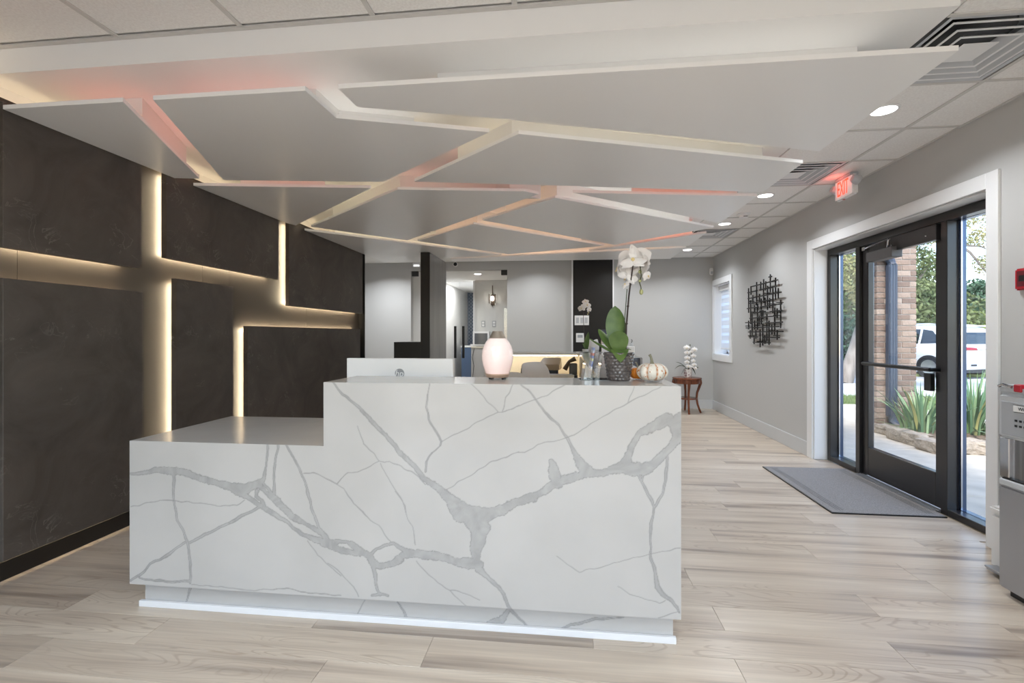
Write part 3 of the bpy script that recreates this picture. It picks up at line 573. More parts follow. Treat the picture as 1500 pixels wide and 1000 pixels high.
# ---- ceiling cloud panels
WW, WARM, PEACH, PINK, RED = (255, 250, 242), (255, 234, 194), (255, 204, 164), (255, 172, 154), (255, 140, 108)
led_cache = {}
LEDK = {WW: 4.5, WARM: 4.2, PEACH: 4.4, PINK: 4.4, RED: 4.4}
def ledm(c):
    if c not in led_cache: led_cache[c] = emat('cloud_led', c, LEDK[c])
    return led_cache[c]
def inset(poly, d):
    n = len(poly)
    ar = sum(poly[i][0] * poly[(i + 1) % n][1] - poly[(i + 1) % n][0] * poly[i][1] for i in range(n))
    P = [Vector(p) for p in (poly if ar > 0 else poly[::-1])]; out = []
    if isinstance(d, (list, tuple)):                  # one distance for each edge i -> i+1
        for i in range(n):
            a, b_, c = P[i - 1], P[i], P[(i + 1) % n]; e1, e2 = (b_ - a).normalized(), (c - b_).normalized()
            p1 = b_ + Vector((-e1.y, e1.x)) * d[i - 1]; p2 = b_ + Vector((-e2.y, e2.x)) * d[i]
            cr = e1.x * e2.y - e1.y * e2.x; w_ = p2 - p1
            k_ = (w_.x * e2.y - w_.y * e2.x) / cr if abs(cr) > 0.05 else 0
            out.append(tuple(p1 + e1 * k_))
        return out
    for i in range(n):
        a, b_, c = P[i - 1], P[i], P[(i + 1) % n]
        e1, e2 = (b_ - a).normalized(), (c - b_).normalized()
        n1, n2 = Vector((-e1.y, e1.x)), Vector((-e2.y, e2.x))
        m_ = (n1 + n2); k_ = d / max(0.18, 1 + n1.dot(n2))
        out.append(tuple(b_ + m_ * k_))
    return out
ZP = 2.407
def cloud(label, poly, cols, d=0.16, df=0.28, ins=None):
    n = len(poly)
    ar = sum(poly[i][0] * poly[(i + 1) % n][1] - poly[(i + 1) % n][0] * poly[i][1] for i in range(n))
    cols = [cols[i % len(cols)] for i in range(n)]
    if ar < 0: poly = poly[::-1]; cols = [cols[(n - 2 - i) % n] for i in range(n)]
    cx, cy = sum(p[0] for p in poly) / n, sum(p[1] for p in poly) / n
    poly = [(p[0] - cx, p[1] - cy) for p in poly]
    t = thing('cloud_panel', label, 'ceiling panel', (cx, cy, ZP))
    MB().prism(poly, 0, 0.022).build('panel_board', M_SATIN, t, bevel=0.0012)
    ds = []
    for i in range(n):
        e_ = (Vector(poly[(i + 1) % n]) - Vector(poly[i])).normalized(); ds.append(df if e_.x > 0.85 else d)   # edges facing the entrance end sit further in
    ins = inset(poly, ds) if ins is None else [(p[0] - cx, p[1] - cy) for p in ins]
    MB().prism(ins, 0.022, ZC - ZP - 0.0005).build('spacer_box', M_CEIL, t)
    lo_, li = inset(ins, -0.028), inset(ins, -0.018)
    n = len(ins)
    for i in range(n):
        j = (i + 1) % n
        c = cols[i % len(cols)]
        if c is None: continue
        M = MB(); vs = [(p[0], p[1], z) for z in (0.0222, 0.027) for p in (lo_[i], lo_[j], li[j], li[i])]
        M.add(vs, [(0, 3, 2, 1), (4, 5, 6, 7), (0, 1, 5, 4), (1, 2, 6, 5), (2, 3, 7, 6), (3, 0, 4, 7)])
        M.build('led_strip', ledm(c), t)
    return t
cloud('white cloud panel at the front left corner over the dark wall', [(-2.812, 2.07), (-2.14, 2.07), (-2.64, 3.15), (-2.812, 3.12)], [RED, PINK, WARM, WARM], 0.067, 0.34)
cloud('large six-sided white cloud panel over the low end of the desk', [(-1.98, 2.07), (-1.2, 2.07), (-1.19, 2.35), (-.42, 2.61), (-1.34, 3.37), (-2.49, 3.2)], [PINK, WW, WW, WARM, PINK, PINK], 0.16, 0.36)
cloud('largest white cloud panel, over the tall counter and reaching the nearest air vent', [(-1.04, 2.07), (1.565, 2.07), (1.565, 3.11), (-.32, 2.46), (-1.03, 2.25)], [WW, None, WW, PEACH], ins=[(-.648, 2.354), (1.35, 2.354), (1.35, 2.93), (-.26, 2.385)])
cloud('white cloud panel with its tip at the second air vent', [(-1.11, 3.39), (.05, 3.62), (1.565, 3.95), (1.565, 3.31), (-.26, 2.65)], [PINK, RED, None, WARM, WARM])
cloud('triangular white cloud panel along the dark wall', [(-2.81, 3.29), (-1.49, 3.5), (-2.77, 4.60), (-2.81, 4.5)], [PINK, WARM, WARM, WARM])
cloud('white cloud panel ending just before the dark column', [(-2.65, 4.68), (-1.88, 5.48), (-.21, 3.8), (-.32, 3.71), (-1.3, 3.56)], [WARM, PEACH, PEACH, PINK, WARM])
cloud('slim triangular white cloud panel ending near the second downlight', [(.06, 3.79), (1.565, 5.0), (1.565, 4.06)], [WW, None, RED], 0.10, 0.18)
cloud('white cloud panel ending near the third air vent', [(-.81, 4.6), (.62, 6.05), (1.565, 5.19), (-.08, 3.92)], [PEACH, RED, WW, PEACH])
cloud('four-sided white cloud panel before the black pilaster', [(-1.77, 5.53), (-.79, 6.59), (.5, 6.09), (-.93, 4.75)], [PEACH, PEACH, PEACH, PEACH])
cloud('white cloud panel the dark column rises to', [(-2.81, 4.83), (-2.81, 7.12), (-1.95, 7.12), (-1.85, 6.83), (-.89, 6.63)], [None, None, PEACH, PEACH, WARM])
cloud('small triangular white cloud panel beside the third air vent', [(.32, 6.42), (1.565, 6.2), (1.565, 5.45)], [PEACH, None, RED], 0.10, 0.12)
cloud('last white cloud panel, along the far end before the glass doors', [(-1.7, 6.89), (-1.73, 7.14), (1.565, 7.25), (1.565, 6.33), (1.12, 6.43)], [None, None, None, PEACH, PEACH], 0.09, 0.14)

# ---- backlit panels on the dark wall
XF, TH = -2.822, 0.042
def wall_panel(label, y0, y1, z0, z1, lit):
    t = thing('wall_panel', label, 'wall panel', (XL, (y0 + y1) / 2, z0))
    hy, h = (y1 - y0) / 2, z1 - z0
    MB().box(XF - TH - XL, XF - XL, -hy, hy, 0, h).build('panel_board', M_PLASTER, t, bevel=0.0015)
    MB().box(0, XF - TH - XL, -hy + 0.08, hy - 0.08, 0.08, h - 0.08).build('mounting_frame', M_BLACK, t)
    xa, xb = 0.020, XF - TH - XL - 0.0005
    xa = xb - 0.007; g, wd = 0.030, 0.012
    for e, s_ in lit.items():
        m = M_LED_WARM if s_ == 1 else M_LED_WEAK
        if e == 'b': MB().box(xa, xb, -hy + g, hy - 0.10, g, g + wd).build('led_strip', m, t)
        if e == 't': MB().box(xa, xb, -hy + g, hy - 0.10, h - g - wd, h - g).build('led_strip', m, t)
        if e == 'l': MB().box(xa, xb, -hy + g + 0.010, -hy + g + 0.010 + wd, g, h - g).build('led_strip', m, t)
    return t
wall_panel('dark plaster wall panel at the top left, wider than it is high', 2.078, 2.862, 1.716, 2.452, {'b': 1})
wall_panel('big dark plaster wall panel at the lower left, reaching almost to the floor', 2.078, 2.875, 0.125, 1.560, {'t': 2, 'b': 2})
wall_panel('upper dark plaster wall panel in the middle of the wall', 3.062, 4.385, 1.821, 2.452, {'l': 1, 'b': 1})
wall_panel('narrow upright dark plaster wall panel behind the low end of the desk', 3.148, 3.745, 0.125, 1.685, {'l': 1, 't': 2})
wall_panel('upper dark plaster wall panel at the far end of the wall', 4.565, 6.34, 1.573, 2.452, {'l': 1, 'b': 1})
wall_panel('lower dark plaster wall panel at the far end, partly behind the tall counter', 3.925, 6.26, 0.125, 1.353, {'l': 1, 't': 1})

# ================================================================ ENTRANCE
def frame_rect(mb, x0, x1, y0, y1, z0, z1, w_, wb=None, wt=None):
    wb = w_ if wb is None else wb; wt = w_ if wt is None else wt
    mb.box(x0, x1, y0, y0 + w_, z0, z1).box(x0, x1, y1 - w_, y1, z0, z1)
    mb.box(x0, x1, y0 + w_, y1 - w_, z0, z0 + wb).box(x0, x1, y0 + w_, y1 - w_, z1 - wt, z1)
FX0, FX1, GX = 2.665, 2.785, 2.735
fr = MB()
fr.box(FX0, FX1, DY0 + .012, DY1 - .012, 2.075, DZ - .012)                        # head
for a, b_ in ((DY0 + .012, DY0 + 0.06), (3.625, 3.685), (4.615, 4.675), (DY1 - 0.06, DY1 - .012)): fr.box(FX0, FX1, a, b_, 0, 2.075)
fr.box(FX0, FX1, DY0 + 0.06, 3.625, 0, 0.05).box(FX0, FX1, 4.675, DY1 - 0.06, 0, 0.05)
d1 = struct(fr.build('door_1', M_BRONZE, bevel=0.003))
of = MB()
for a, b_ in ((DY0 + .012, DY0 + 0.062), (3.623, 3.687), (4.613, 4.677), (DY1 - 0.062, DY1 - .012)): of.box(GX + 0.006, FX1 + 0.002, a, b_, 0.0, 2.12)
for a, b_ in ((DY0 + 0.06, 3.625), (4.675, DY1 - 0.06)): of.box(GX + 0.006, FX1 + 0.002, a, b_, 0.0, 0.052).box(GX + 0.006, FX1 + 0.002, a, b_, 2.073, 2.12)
of.build('outer_frame_sky_tint', M_SKYFRAME, d1)  # sleeve over the bronze frame, tinted for the reflected sky
# door leaf
lf = MB(); frame_rect(lf, 2.69, 2.74, 3.69, 4.61, 0.02, 2.07, 0.075, 0.25, 0.10)
leaf_ = lf.build('door_leaf', M_BRONZE, d1, bevel=0.004)
box(2.712, 2.718, 3.765, 4.535, 0.27, 1.97, 'pane', M_GLASS, leaf_)
box(GX - .003, GX + .003, DY0 + .06, 3.625, 0.05, 2.075, 'pane', M_GLASS, d1)
box(GX - .003, GX + .003, 4.675, DY1 - .06, 0.05, 2.075, 'pane', M_GLASS, d1)
MB().box(2.62, 2.69, 3.69, 4.61, 0.0, 0.014).box(2.635, 2.645, 3.69, 4.61, .014, .018).box(2.66, 2.67, 3.69, 4.61, .014, .018).build('threshold', M_STEEL, d1)
MB().tube([(2.625, 4.50, 1.02), (2.625, 3.72, 1.02)], 0.016, 10).tube([(2.69, 4.50, 1.02), (2.62, 4.50, 1.02)], 0.014, 8).tube([(2.69, 3.72, 1.02), (2.62, 3.72, 1.02)], 0.014, 8).build('push_bar', M_BLKPL, leaf_, smooth=True)
box(2.655, 2.69, 3.765, 3.83, 0.86, 0.99, 'lock_box', M_BLKPL, leaf_, bevel=0.004)
box(2.645, 2.69, 3.70, 4.22, 1.955, 2.07, 'header_plate', M_BRONZE, leaf_, bevel=0.003)
MB().ball((2.643, 3.79, 2.0), 0.008).ball((2.643, 4.16, 2.0), 0.006).build('plate_screw', M_CHROME, leaf_, smooth=True)
box(2.605, 2.69, 4.10, 4.42, 1.90, 1.985, 'door_closer', mat('closer_grey', (86, 84, 84), 0.4, metal=0.3), leaf_, bevel=0.004)
MB().tube([(2.62, 4.45, 2.03), (2.60, 4.12, 2.045)], 0.008, 8).tube([(2.60, 4.12, 2.045), (2.63, 4.18, 1.99)], 0.009, 8).box(2.60, 2.64, 4.43, 4.47, 2.01, 2.04).build('closer_arm', M_CHROME, leaf_, smooth=True)
# glazing beads catching daylight outside the glass
bd = MB()
for a in (DY1 - 0.068, 3.617, 3.615): bd.box(GX + 0.004, GX + 0.014, a - 0.01, a, 0.05, 2.075)
bd.build('glazing_bead', M_CHROME, d1)

# mat
t = thing('door_mat', 'grey ribbed entrance mat lying on the floor before the door', 'mat', (2.265, 4.165, 0.0005))
M_MAT = mat('mat_pile', (124, 121, 120), 0.95, spec=0.1, noise=(160, (160, 157, 155), 0.3, 0.7, 6), bump=(400, 0.6, 0.004))
MB().box(-0.372, 0.372, -0.575, 0.60, 0.0, 0.011).build('pile', M_MAT, t, bevel=0.003)
for dd in (0.055, 0.075, 0.095):
    for xx in (-0.372 + dd, 0.37 - dd): MB().box(xx, xx + 0.004, -0.53, 0.555, 0.0108, 0.0115).build('groove', M_BLKPL, t)
frm = MB().box(-0.378, -0.372, -0.58, 0.605, 0, 0.009).box(-0.372, 0.372, -0.581, -0.575, 0, 0.009).box(-0.372, 0.372, 0.60, 0.606, 0, 0.009).build('rubber_edge', M_BLKPL, t)

# wall sensor, fire alarm, wall art
t = thing('motion_sensor', 'small white motion sensor high in the far right corner', 'sensor', (2.497, 8.42, 2.36))
MB().box(-0.028, 0.028, -0.03, 0.03, -0.06, 0.06).build('housing', M_WHTPL, t, bevel=0.01, seg=2)
MB().box(-0.018, 0.018, -0.034, -0.029, -0.045, 0.0).build('lens', M_SILVER, t, bevel=0.003)
t = thing('fire_alarm', 'red fire alarm box on the wall above the water cooler', 'fire alarm', (XW, 2.875, 1.58))
MB().box(-0.03, 0, -0.07, 0.07, -0.06, 0.06).build('housing', M_RED, t, bevel=0.008, seg=2)
MB().box(-0.033, -0.029, -0.055, 0.05, -0.04, 0.045).build('face_recess', mat('dark_red', (96, 22, 32), 0.4), t)
MB().box(-0.036, -0.032, -0.04, 0.035, -0.012, 0.02).build('handle', M_BLKPL, t)
t = thing('wall_art', 'black metal wall sculpture of crossing bars beside the far window', 'wall art', (2.5, 6.3, 1.55))
for (yy, z0, z1) in ART_UPRIGHTS: MB().box(-0.006, 0.006, yy - 6.3 - 0.007, yy - 6.3 + 0.007, z0 - 1.55, z1 - 1.55).build('upright_bar', M_BLACK, t)
for (ya, yb, z) in ART_CROSSBARS: MB().box(-0.018, -0.006, ya - 6.3, yb - 6.3, z - 1.55 - 0.007, z - 1.55 + 0.007).build('cross_bar', M_BLACK, t)
for (yy, z) in ART_PEGS: MB().tube([(0.036, yy - 6.3, z - 1.55), (-0.04, yy - 6.3, z - 1.55)], 0.006, 6).build('peg', M_BLACK, t)

# water cooler
t = thing('water_cooler', 'stainless steel water cooler against the right wall', 'water cooler', (2.13, 2.585, 0))
D, W_ = 0.37, -0.34       # depth along +x, width along -y
body = MB().box(0.025, D, W_, 0, 0.03, 0.985).build('body', M_STEEL, t, bevel=0.006)
MB().box(0.0, 0.025, W_, 0, 0.035, 0.535).build('lower_door', M_STEEL, t, bevel=0.008, seg=2)
MB().box(-0.002, 0.03, W_, -0.004, 0.535, 0.57).build('tray_lip', M_SILVER, t, bevel=0.006)
MB().box(0.002, 0.05, W_ + 0.02, -0.02, 0.57, 0.576).build('drip_tray', M_BLKPL, t)
for k in range(9): MB().box(0.004, 0.05, W_ + 0.03 + k * 0.03, W_ + 0.036 + k * 0.03, 0.576, 0.579).build('grille_bar', M_CHROME, t)
for ya in (-0.05, W_): MB().box(0.006, 0.027, ya, ya + 0.05, 0.576, 0.77).build('alcove_side', M_CHROME, t, bevel=0.003)
MB().box(0.02, 0.026, W_ + 0.05, -0.05, 0.576, 0.77).build('alcove_back', mat('brushed_dark_steel', (120, 118, 118), 0.25, metal=0.9, noise=((60, 60, 1), (160, 158, 156), 0.35, 0.65)), t)
cp = MB().box(-0.004, 0.03, W_, 0, 0.77, 0.985).build('control_panel', M_SILVER, t, bevel=0.012, seg=3)
MB().box(-0.007, -0.003, W_ + 0.025, -0.025, 0.79, 0.95).build('panel_inset', M_GREYPL, t, bevel=0.004)
bg = MB().box(-0.012, -0.006, -0.24, -0.09, 0.905, 0.94).build('badge', M_WHTPL, t, bevel=0.006, seg=2)
Mx = Matrix(((0, 0, -1, -0.0128), (-1, 0, 0, -0.165), (0, 1, 0, 0.922), (0, 0, 0, 1)))
text_mesh('Whirlpool', 'badge_lettering', M_BLKPL, bg, Mx, 0.022, 0.0004)
for r_ in range(2):
    for k in range(5): MB().box(-0.010, -0.006, -0.108 - k * 0.022, -0.098 - k * 0.022, 0.835 + r_ * 0.025, 0.845 + r_ * 0.025).build('button', M_BLKPL, t)
MB().box(0.0, D, W_, 0, 0.985, 1.03).build('top_cover', M_SILVER, t, bevel=0.012, seg=3)
MB().box(-0.006, 0.03, -0.125, -0.085, 1.0, 1.036).build('red_lever', M_RED, t, bevel=0.004)
MB().tube([(-0.004, -0.01, 1.02), (-0.012, -0.04, 1.03), (-0.006, -0.08, 1.02)], 0.007, 8).build('lever', M_CHROME, t, smooth=True)
MB().box(0.03, D - .03, W_ + .03, -0.03, 0, 0.03).build('foot', M_BLKPL, t)
# slim step bin between the cooler and the door casing
t = thing('step_bin', 'slim white step bin with a steel pedal behind the water cooler', 'bin', (2.30, 2.70, 0))
MB().box(0.0, 0.20, -0.06, 0.145, 0.015, 0.31).build('body', M_WHITE, t, bevel=0.015, seg=2)
MB().box(-0.003, 0.205, -0.063, 0.148, 0.31, 0.345).build('lid', M_WHTPL, t, bevel=0.01, seg=2)
MB().box(-0.06, 0.01, 0.0, 0.10, 0.028, 0.038).build('pedal', M_STEEL, t, bevel=0.002)
MB().box(-0.02, 0.19, -0.05, 0.135, 0.0, 0.015).build('base', M_GREYPL, t)

# ================================================================ GLASS DOORS AND HALL BEHIND
g2 = struct(MB().box(-2.80, -1.925, 8.49, 8.502, 0.012, 2.44).build('door_2', M_GLASS))
MB().box(-2.82, -2.70, 8.47, 8.52, 2.36, 2.452).build('top_hinge', M_BLKPL, g2, bevel=0.003)
MB().box(-2.80, -2.68, 8.47, 8.52, 0.0, 0.09).build('bottom_hinge', M_BLKPL, g2, bevel=0.003)
g3 = struct(MB().box(-1.915, -1.045, 8.49, 8.502, 0.012, 2.44).build('door_3', M_GLASS))
MB().box(-1.15, -1.037, 8.47, 8.52, 2.36, 2.452).build('top_hinge', M_BLKPL, g3, bevel=0.003)
MB().box(-1.16, -1.04, 8.47, 8.52, 0.0, 0.09).build('bottom_hinge', M_BLKPL, g3, bevel=0.003)
for xx, gd in ((-1.99, g2), (-1.84, g3)):
    h = MB().box(xx - 0.022, xx + 0.022, 8.425, 8.45, 0.85, 1.435).build('pull_handle', M_BLKPL, gd, bevel=0.004)
    MB().tube([(xx, 8.45, 1.36), (xx, 8.49, 1.36)], 0.01, 8).tube([(xx, 8.45, 0.92), (xx, 8.49, 0.92)], 0.01, 8).build('standoff', M_CHROME, h)
# hall shell
M_HALL = mat('hall_paint', (214, 214, 212), 0.7, spec=0.2)
struct(box(-3.2, -3.07, YF + 0.13, 15.0, -0.12, 2.95, 'wall_hall_left', M_HALL))
struct(box(-2.205, 1.2, 11.4, 11.52, -0.12, 2.95, 'wall_hall_facing', M_HALL))
struct(box(-2.205, -2.09, 11.52, 15.0, -0.12, 2.95, 'wall_hall_right', M_HALL))
struct(box(1.1, 1.2, YF + .13, 11.4, -0.12, 2.95, 'wall_hall_side', M_HALL))
M_WPAPER = None
def wallpaper():
    m = mat('blue_wallpaper', (74, 88, 108), 0.7); nt = m.node_tree; b = nt.nodes['Principled BSDF']
    tc = nt.nodes.new('ShaderNodeTexCoord'); mp = nt.nodes.new('ShaderNodeMapping'); mp.inputs['Rotation'].default_value = (0, PI / 4, 0); mp.inputs['Scale'].default_value = (4.2, 4.2, 4.2)
    br = nt.nodes.new('ShaderNodeTexChecker'); br.inputs['Scale'].default_value = 1
    br.inputs[1].default_value = lin(66, 82, 104); br.inputs[2].default_value = lin(112, 124, 142)
    vt = nt.nodes.new('ShaderNodeTexWave'); vt.inputs['Scale'].default_value = 1.0; vt.bands_direction = 'X'
    vt2 = nt.nodes.new('ShaderNodeTexWave'); vt2.inputs['Scale'].default_value = 1.0; vt2.bands_direction = 'Z'
    mxm = nt.nodes.new('ShaderNodeMath'); mxm.operation = 'MAXIMUM'
    rp = nt.nodes.new('ShaderNodeValToRGB'); rp.color_ramp.elements[0].position = 0.86; rp.color_ramp.elements[0].color = lin(72, 88, 110)
    rp.color_ramp.elements[1].position = 0.95; rp.color_ramp.elements[1].color = lin(150, 158, 168)
    for v in (vt, vt2): nt.links.new(mp.outputs[0], v.inputs['Vector'])
    nt.links.new(tc.outputs['Object'], mp.inputs[0]); nt.links.new(vt.outputs['Fac'], mxm.inputs[0]); nt.links.new(vt2.outputs['Fac'], mxm.inputs[1])
    nt.links.new(mxm.outputs[0], rp.inputs[0]); nt.links.new(rp.outputs[0], b.inputs['Base Color'])
    return m
struct(box(-3.2, -2.09, 14.7, 14.85, -0.12, 2.95, 'wall_hall_end', wallpaper()))
struct(box(-2.235, -2.205, 11.36, 11.40, 0, 2.6, 'trim_4', M_WHITE))
struct(box(-3.2, 1.2, YF + 0.13, 15.0, 2.615, 2.70, 'ceiling_hall', M_CEIL))
downlight(-1.9, 10.2, 2.615, 'round downlight in the hall ceiling behind the glass', 14, 0.08)
ld = bpy.data.lights.new('hall_fill_lamp', 'AREA'); ld.shape = 'RECTANGLE'; ld.size = 0.6; ld.size_y = 1.2; ld.energy = HALL_FILL_W  # lamp added to brighten the hall
t = thing('hall_fill', 'added fill light further down the hall', 'ceiling light', (-2.62, 12.2, 2.61))
MB().box(-0.3, 0.3, -0.6, 0.6, -0.003, 0.004).build('frame', M_WHITE, t)
lo = bpy.data.objects.new('hall_fill_lamp', ld); COL.objects.link(lo); lo.parent = t; lo.location = (0, 0, -0.008)
t = thing('wall_sconce', 'small bronze wall sconce with a bare bulb glowing in the hall', 'wall lamp', (-1.752, 11.4, 2.16))
M_SCON = mat('aged_bronze', (96, 82, 72), 0.35, metal=0.6)
MB().box(-0.045, 0.045, -0.02, 0, -0.16, 0.10).build('back_plate', M_SCON, t, bevel=0.004)
MB().tube([(0, -0.01, 0.08), (0, -0.05, 0.12), (0, -0.06, 0.32)], 0.012, 8).tube([(0, -0.06, 0.10), (0, -0.06, -0.2)], 0.008, 8).build('stem', M_SCON, t, smooth=True)
fr = MB()
for sx in (-1, 1):
    for sy in (-1, 1): fr.box(sx * 0.075 - 0.006, sx * 0.075 + 0.006, -0.075 + sy * 0.05 - .006, -0.075 + sy * 0.05 + .006, -0.12, 0.11)
fr.build('cage_frame', M_SCON, t)
MB().ball((0, -0.08, 0.0), 0.04, scl=(1, 1, 1.5)).build('bulb', emat('bulb_glow', (255, 246, 232), 14), t, smooth=True)
for k, xx in enumerate((-1.99, -1.72)):
    o = MB().box(xx - 0.045, xx + 0.045, 11.388, 11.4, 1.47, 1.62).build('wall_outlet', M_GREYPL, bevel=0.003)
    MB().box(xx - 0.028, xx + 0.028, 11.384, 11.389, 1.49, 1.535).box(xx - 0.028, xx + 0.028, 11.384, 11.389, 1.555, 1.60).build('socket', M_WHTPL, o)
    tag(o, ('grey wall outlet left of the sconce stem in the hall', 'grey wall outlet below the sconce, to its right, in the hall')[k], 'outlet')
t = thing('hall_cabinet', 'pale grey cabinet under the small screen in the hall', 'cabinet', (-1.80, 11.15, 0))
MB().box(-0.40, 0.5, -0.2, 0.24, 0, 0.97).build('body', M_WALL, t, bevel=0.003)
MB().box(-0.40, 0.52, -0.22, 0.24, 0.97, 1.0).build('top', M_CREAM, t, bevel=0.003)
t = thing('hall_screen', 'small white framed screen standing on the hall cabinet', 'screen', (-1.98, 11.05, 1.0))
MB().box(-0.20, 0.20, -0.02, 0.16, 0.012, 0.36).build('housing', M_WHTPL, t, bevel=0.01, seg=2)
MB().box(-0.155, 0.155, -0.024, -0.019, 0.055, 0.315).build('glass_front', mat('screen_dark', (92, 94, 98), 0.1), t)
MB().box(-0.12, 0.12, 0.0, 0.14, 0, 0.012).build('base', M_GREYPL, t)
o = MB().tube([(-2.12, 10.925, 0.96), (-2.17, 10.93, 0.75), (-2.13, 10.935, 0.55), (-2.16, 10.93, 0.3), (-2.14, 10.93, 0.02)], 0.006, 6).build('power_cable', M_BLKPL)
tag(o, 'thin dark cable hanging down the hall cabinet', 'cable')
t = thing('blue_cabinet', 'blue cabinet with a white top down the hall', 'cabinet', (-2.45, 13.2, 0))
MB().box(-0.42, 0.225, -0.3, 0.3, 0, 0.93).build('body', mat('blue_laminate', (84, 106, 138), 0.5), t, bevel=0.003)
MB().box(-0.44, 0.235, -0.32, 0.3, 0.93, 0.97).build('top', M_WHITE, t, bevel=0.004)
t = thing('treatment_unit', 'white instrument arm stand in front of the blue hall cabinet', 'instrument stand', (-2.13, 11.75, 0))
MB().tube([(-0.17, 0.0, 1.0), (-0.12, 0, 0.7), (-0.15, 0, 0.35), (-0.16, 0, 0.03)], 0.02, 8).build('arm', M_WHTPL, t, smooth=True)
MB().box(-0.24, -0.09, -0.08, 0.08, 1.0, 1.04).build('tray', M_WHTPL, t, bevel=0.006)
MB().lathe([(0.11, 0), (0.11, 0.02), (0.04, 0.035)], c=(-0.16, 0, 0), n=20).build('base', M_GREYPL, t, smooth=True)
# camera dome and emergency light on the header, stickers
t = thing('dome_camera', 'small round security camera on the header above the glass doors', 'camera', (-1.99, YF, 2.565))
lm = Matrix.Rotation(PI / 2, 4, 'X')
a = MB().lathe([(0.045, 0), (0.045, 0.012), (0.04, 0.016)], n=20); a.v = [tuple(lm @ Vector(v)) for v in a.v]; a.build('ring', M_WHTPL, t, smooth=True)
a = MB().lathe([(0.036, 0.012), (0.03, 0.03), (0.015, 0.042), (0.0001, 0.045)], n=20); a.v = [tuple(lm @ Vector(v)) for v in a.v]; a.build('dome', M_BLKPL, t, smooth=True)
t = thing('emergency_light', 'small white emergency light on the header left of the column', 'emergency light', (-2.71, YF, 2.56))
MB().box(-0.075, 0.09, -0.06, 0, -0.045, 0.045).build('housing', M_WHTPL, t, bevel=0.012, seg=2)
MB().box(-0.05, 0.06, -0.065, -0.059, -0.03, 0.0).build('lens', emat('em_lens', (255, 255, 255), 1.2), t, bevel=0.003)

# ================================================================ RECEPTION DESK
YD, YB_LOW, YB_HI = 1.968, 2.635, 2.30
XDL, XS, XDR = -2.001, -1.056, 0.467
ZLO, ZHI, ZK = 0.782, 1.063, 0.120

def vein_field(X, Z, lines, holes=()):
    """signed distance (mm) to the union of tapered vein strokes, with ragged edges"""
    rs = np.random.RandomState(3)
    def wob(X, Z, f, a):
        o = np.zeros_like(X)
        for k in range(7):
            th = rs.rand() * 6.283; ph = rs.rand() * 6.283; ff = f * (0.6 + 1.6 * rs.rand())
            o += np.sin((X * math.cos(th) + Z * math.sin(th)) * ff + ph + 1.7 * np.sin((Z * math.cos(th) - X * math.sin(th)) * ff * 0.6 + ph * 2))
        return o * a / 7 * 2
    wx, wz = wob(X, Z, 0.045, 3.2), wob(X, Z, 0.05, 3.2)
    ragged = wob(X, Z, 0.16, 1.6) + wob(X, Z, 0.4, 0.9)
    Xw, Zw = X + wx, Z + wz
    dw = np.full(X.shape, 1e3); dt = np.full(X.shape, 1e3); wt = np.ones(X.shape)
    for ln in lines:
        for (x0, z0, w0), (x1, z1, w1) in zip(ln[:-1], ln[1:]):
            pad = max(w0, w1) + 14
            xa, xb, za, zb = min(x0, x1) - pad, max(x0, x1) + pad, min(z0, z1) - pad, max(z0, z1) + pad
            sel = (Xw > xa) & (Xw < xb) & (Zw > za) & (Zw < zb)
            if not sel.any(): continue
            px, pz = Xw[sel] - x0, Zw[sel] - z0
            dx, dz = x1 - x0, z1 - z0
            t = np.clip((px * dx + pz * dz) / (dx * dx + dz * dz + 1e-9), 0, 1)
            w = w0 + (w1 - w0) * t
            d = np.hypot(px - t * dx, pz - t * dz) - w * 0.5
            if max(w0, w1) > 5:
                dw[sel] = np.minimum(dw[sel], d + ragged[sel] * np.clip(w / 22, 0.25, 1.5))
            else:
                dt[sel] = np.minimum(dt[sel], d)
    for (hx, hz, ra, rb) in holes:
        e = (np.hypot((Xw - hx) / ra, (Zw - hz) / rb) - 1) * min(ra, rb)
        dw = np.maximum(dw, -e - ragged * 0.5)
    return dw, dt

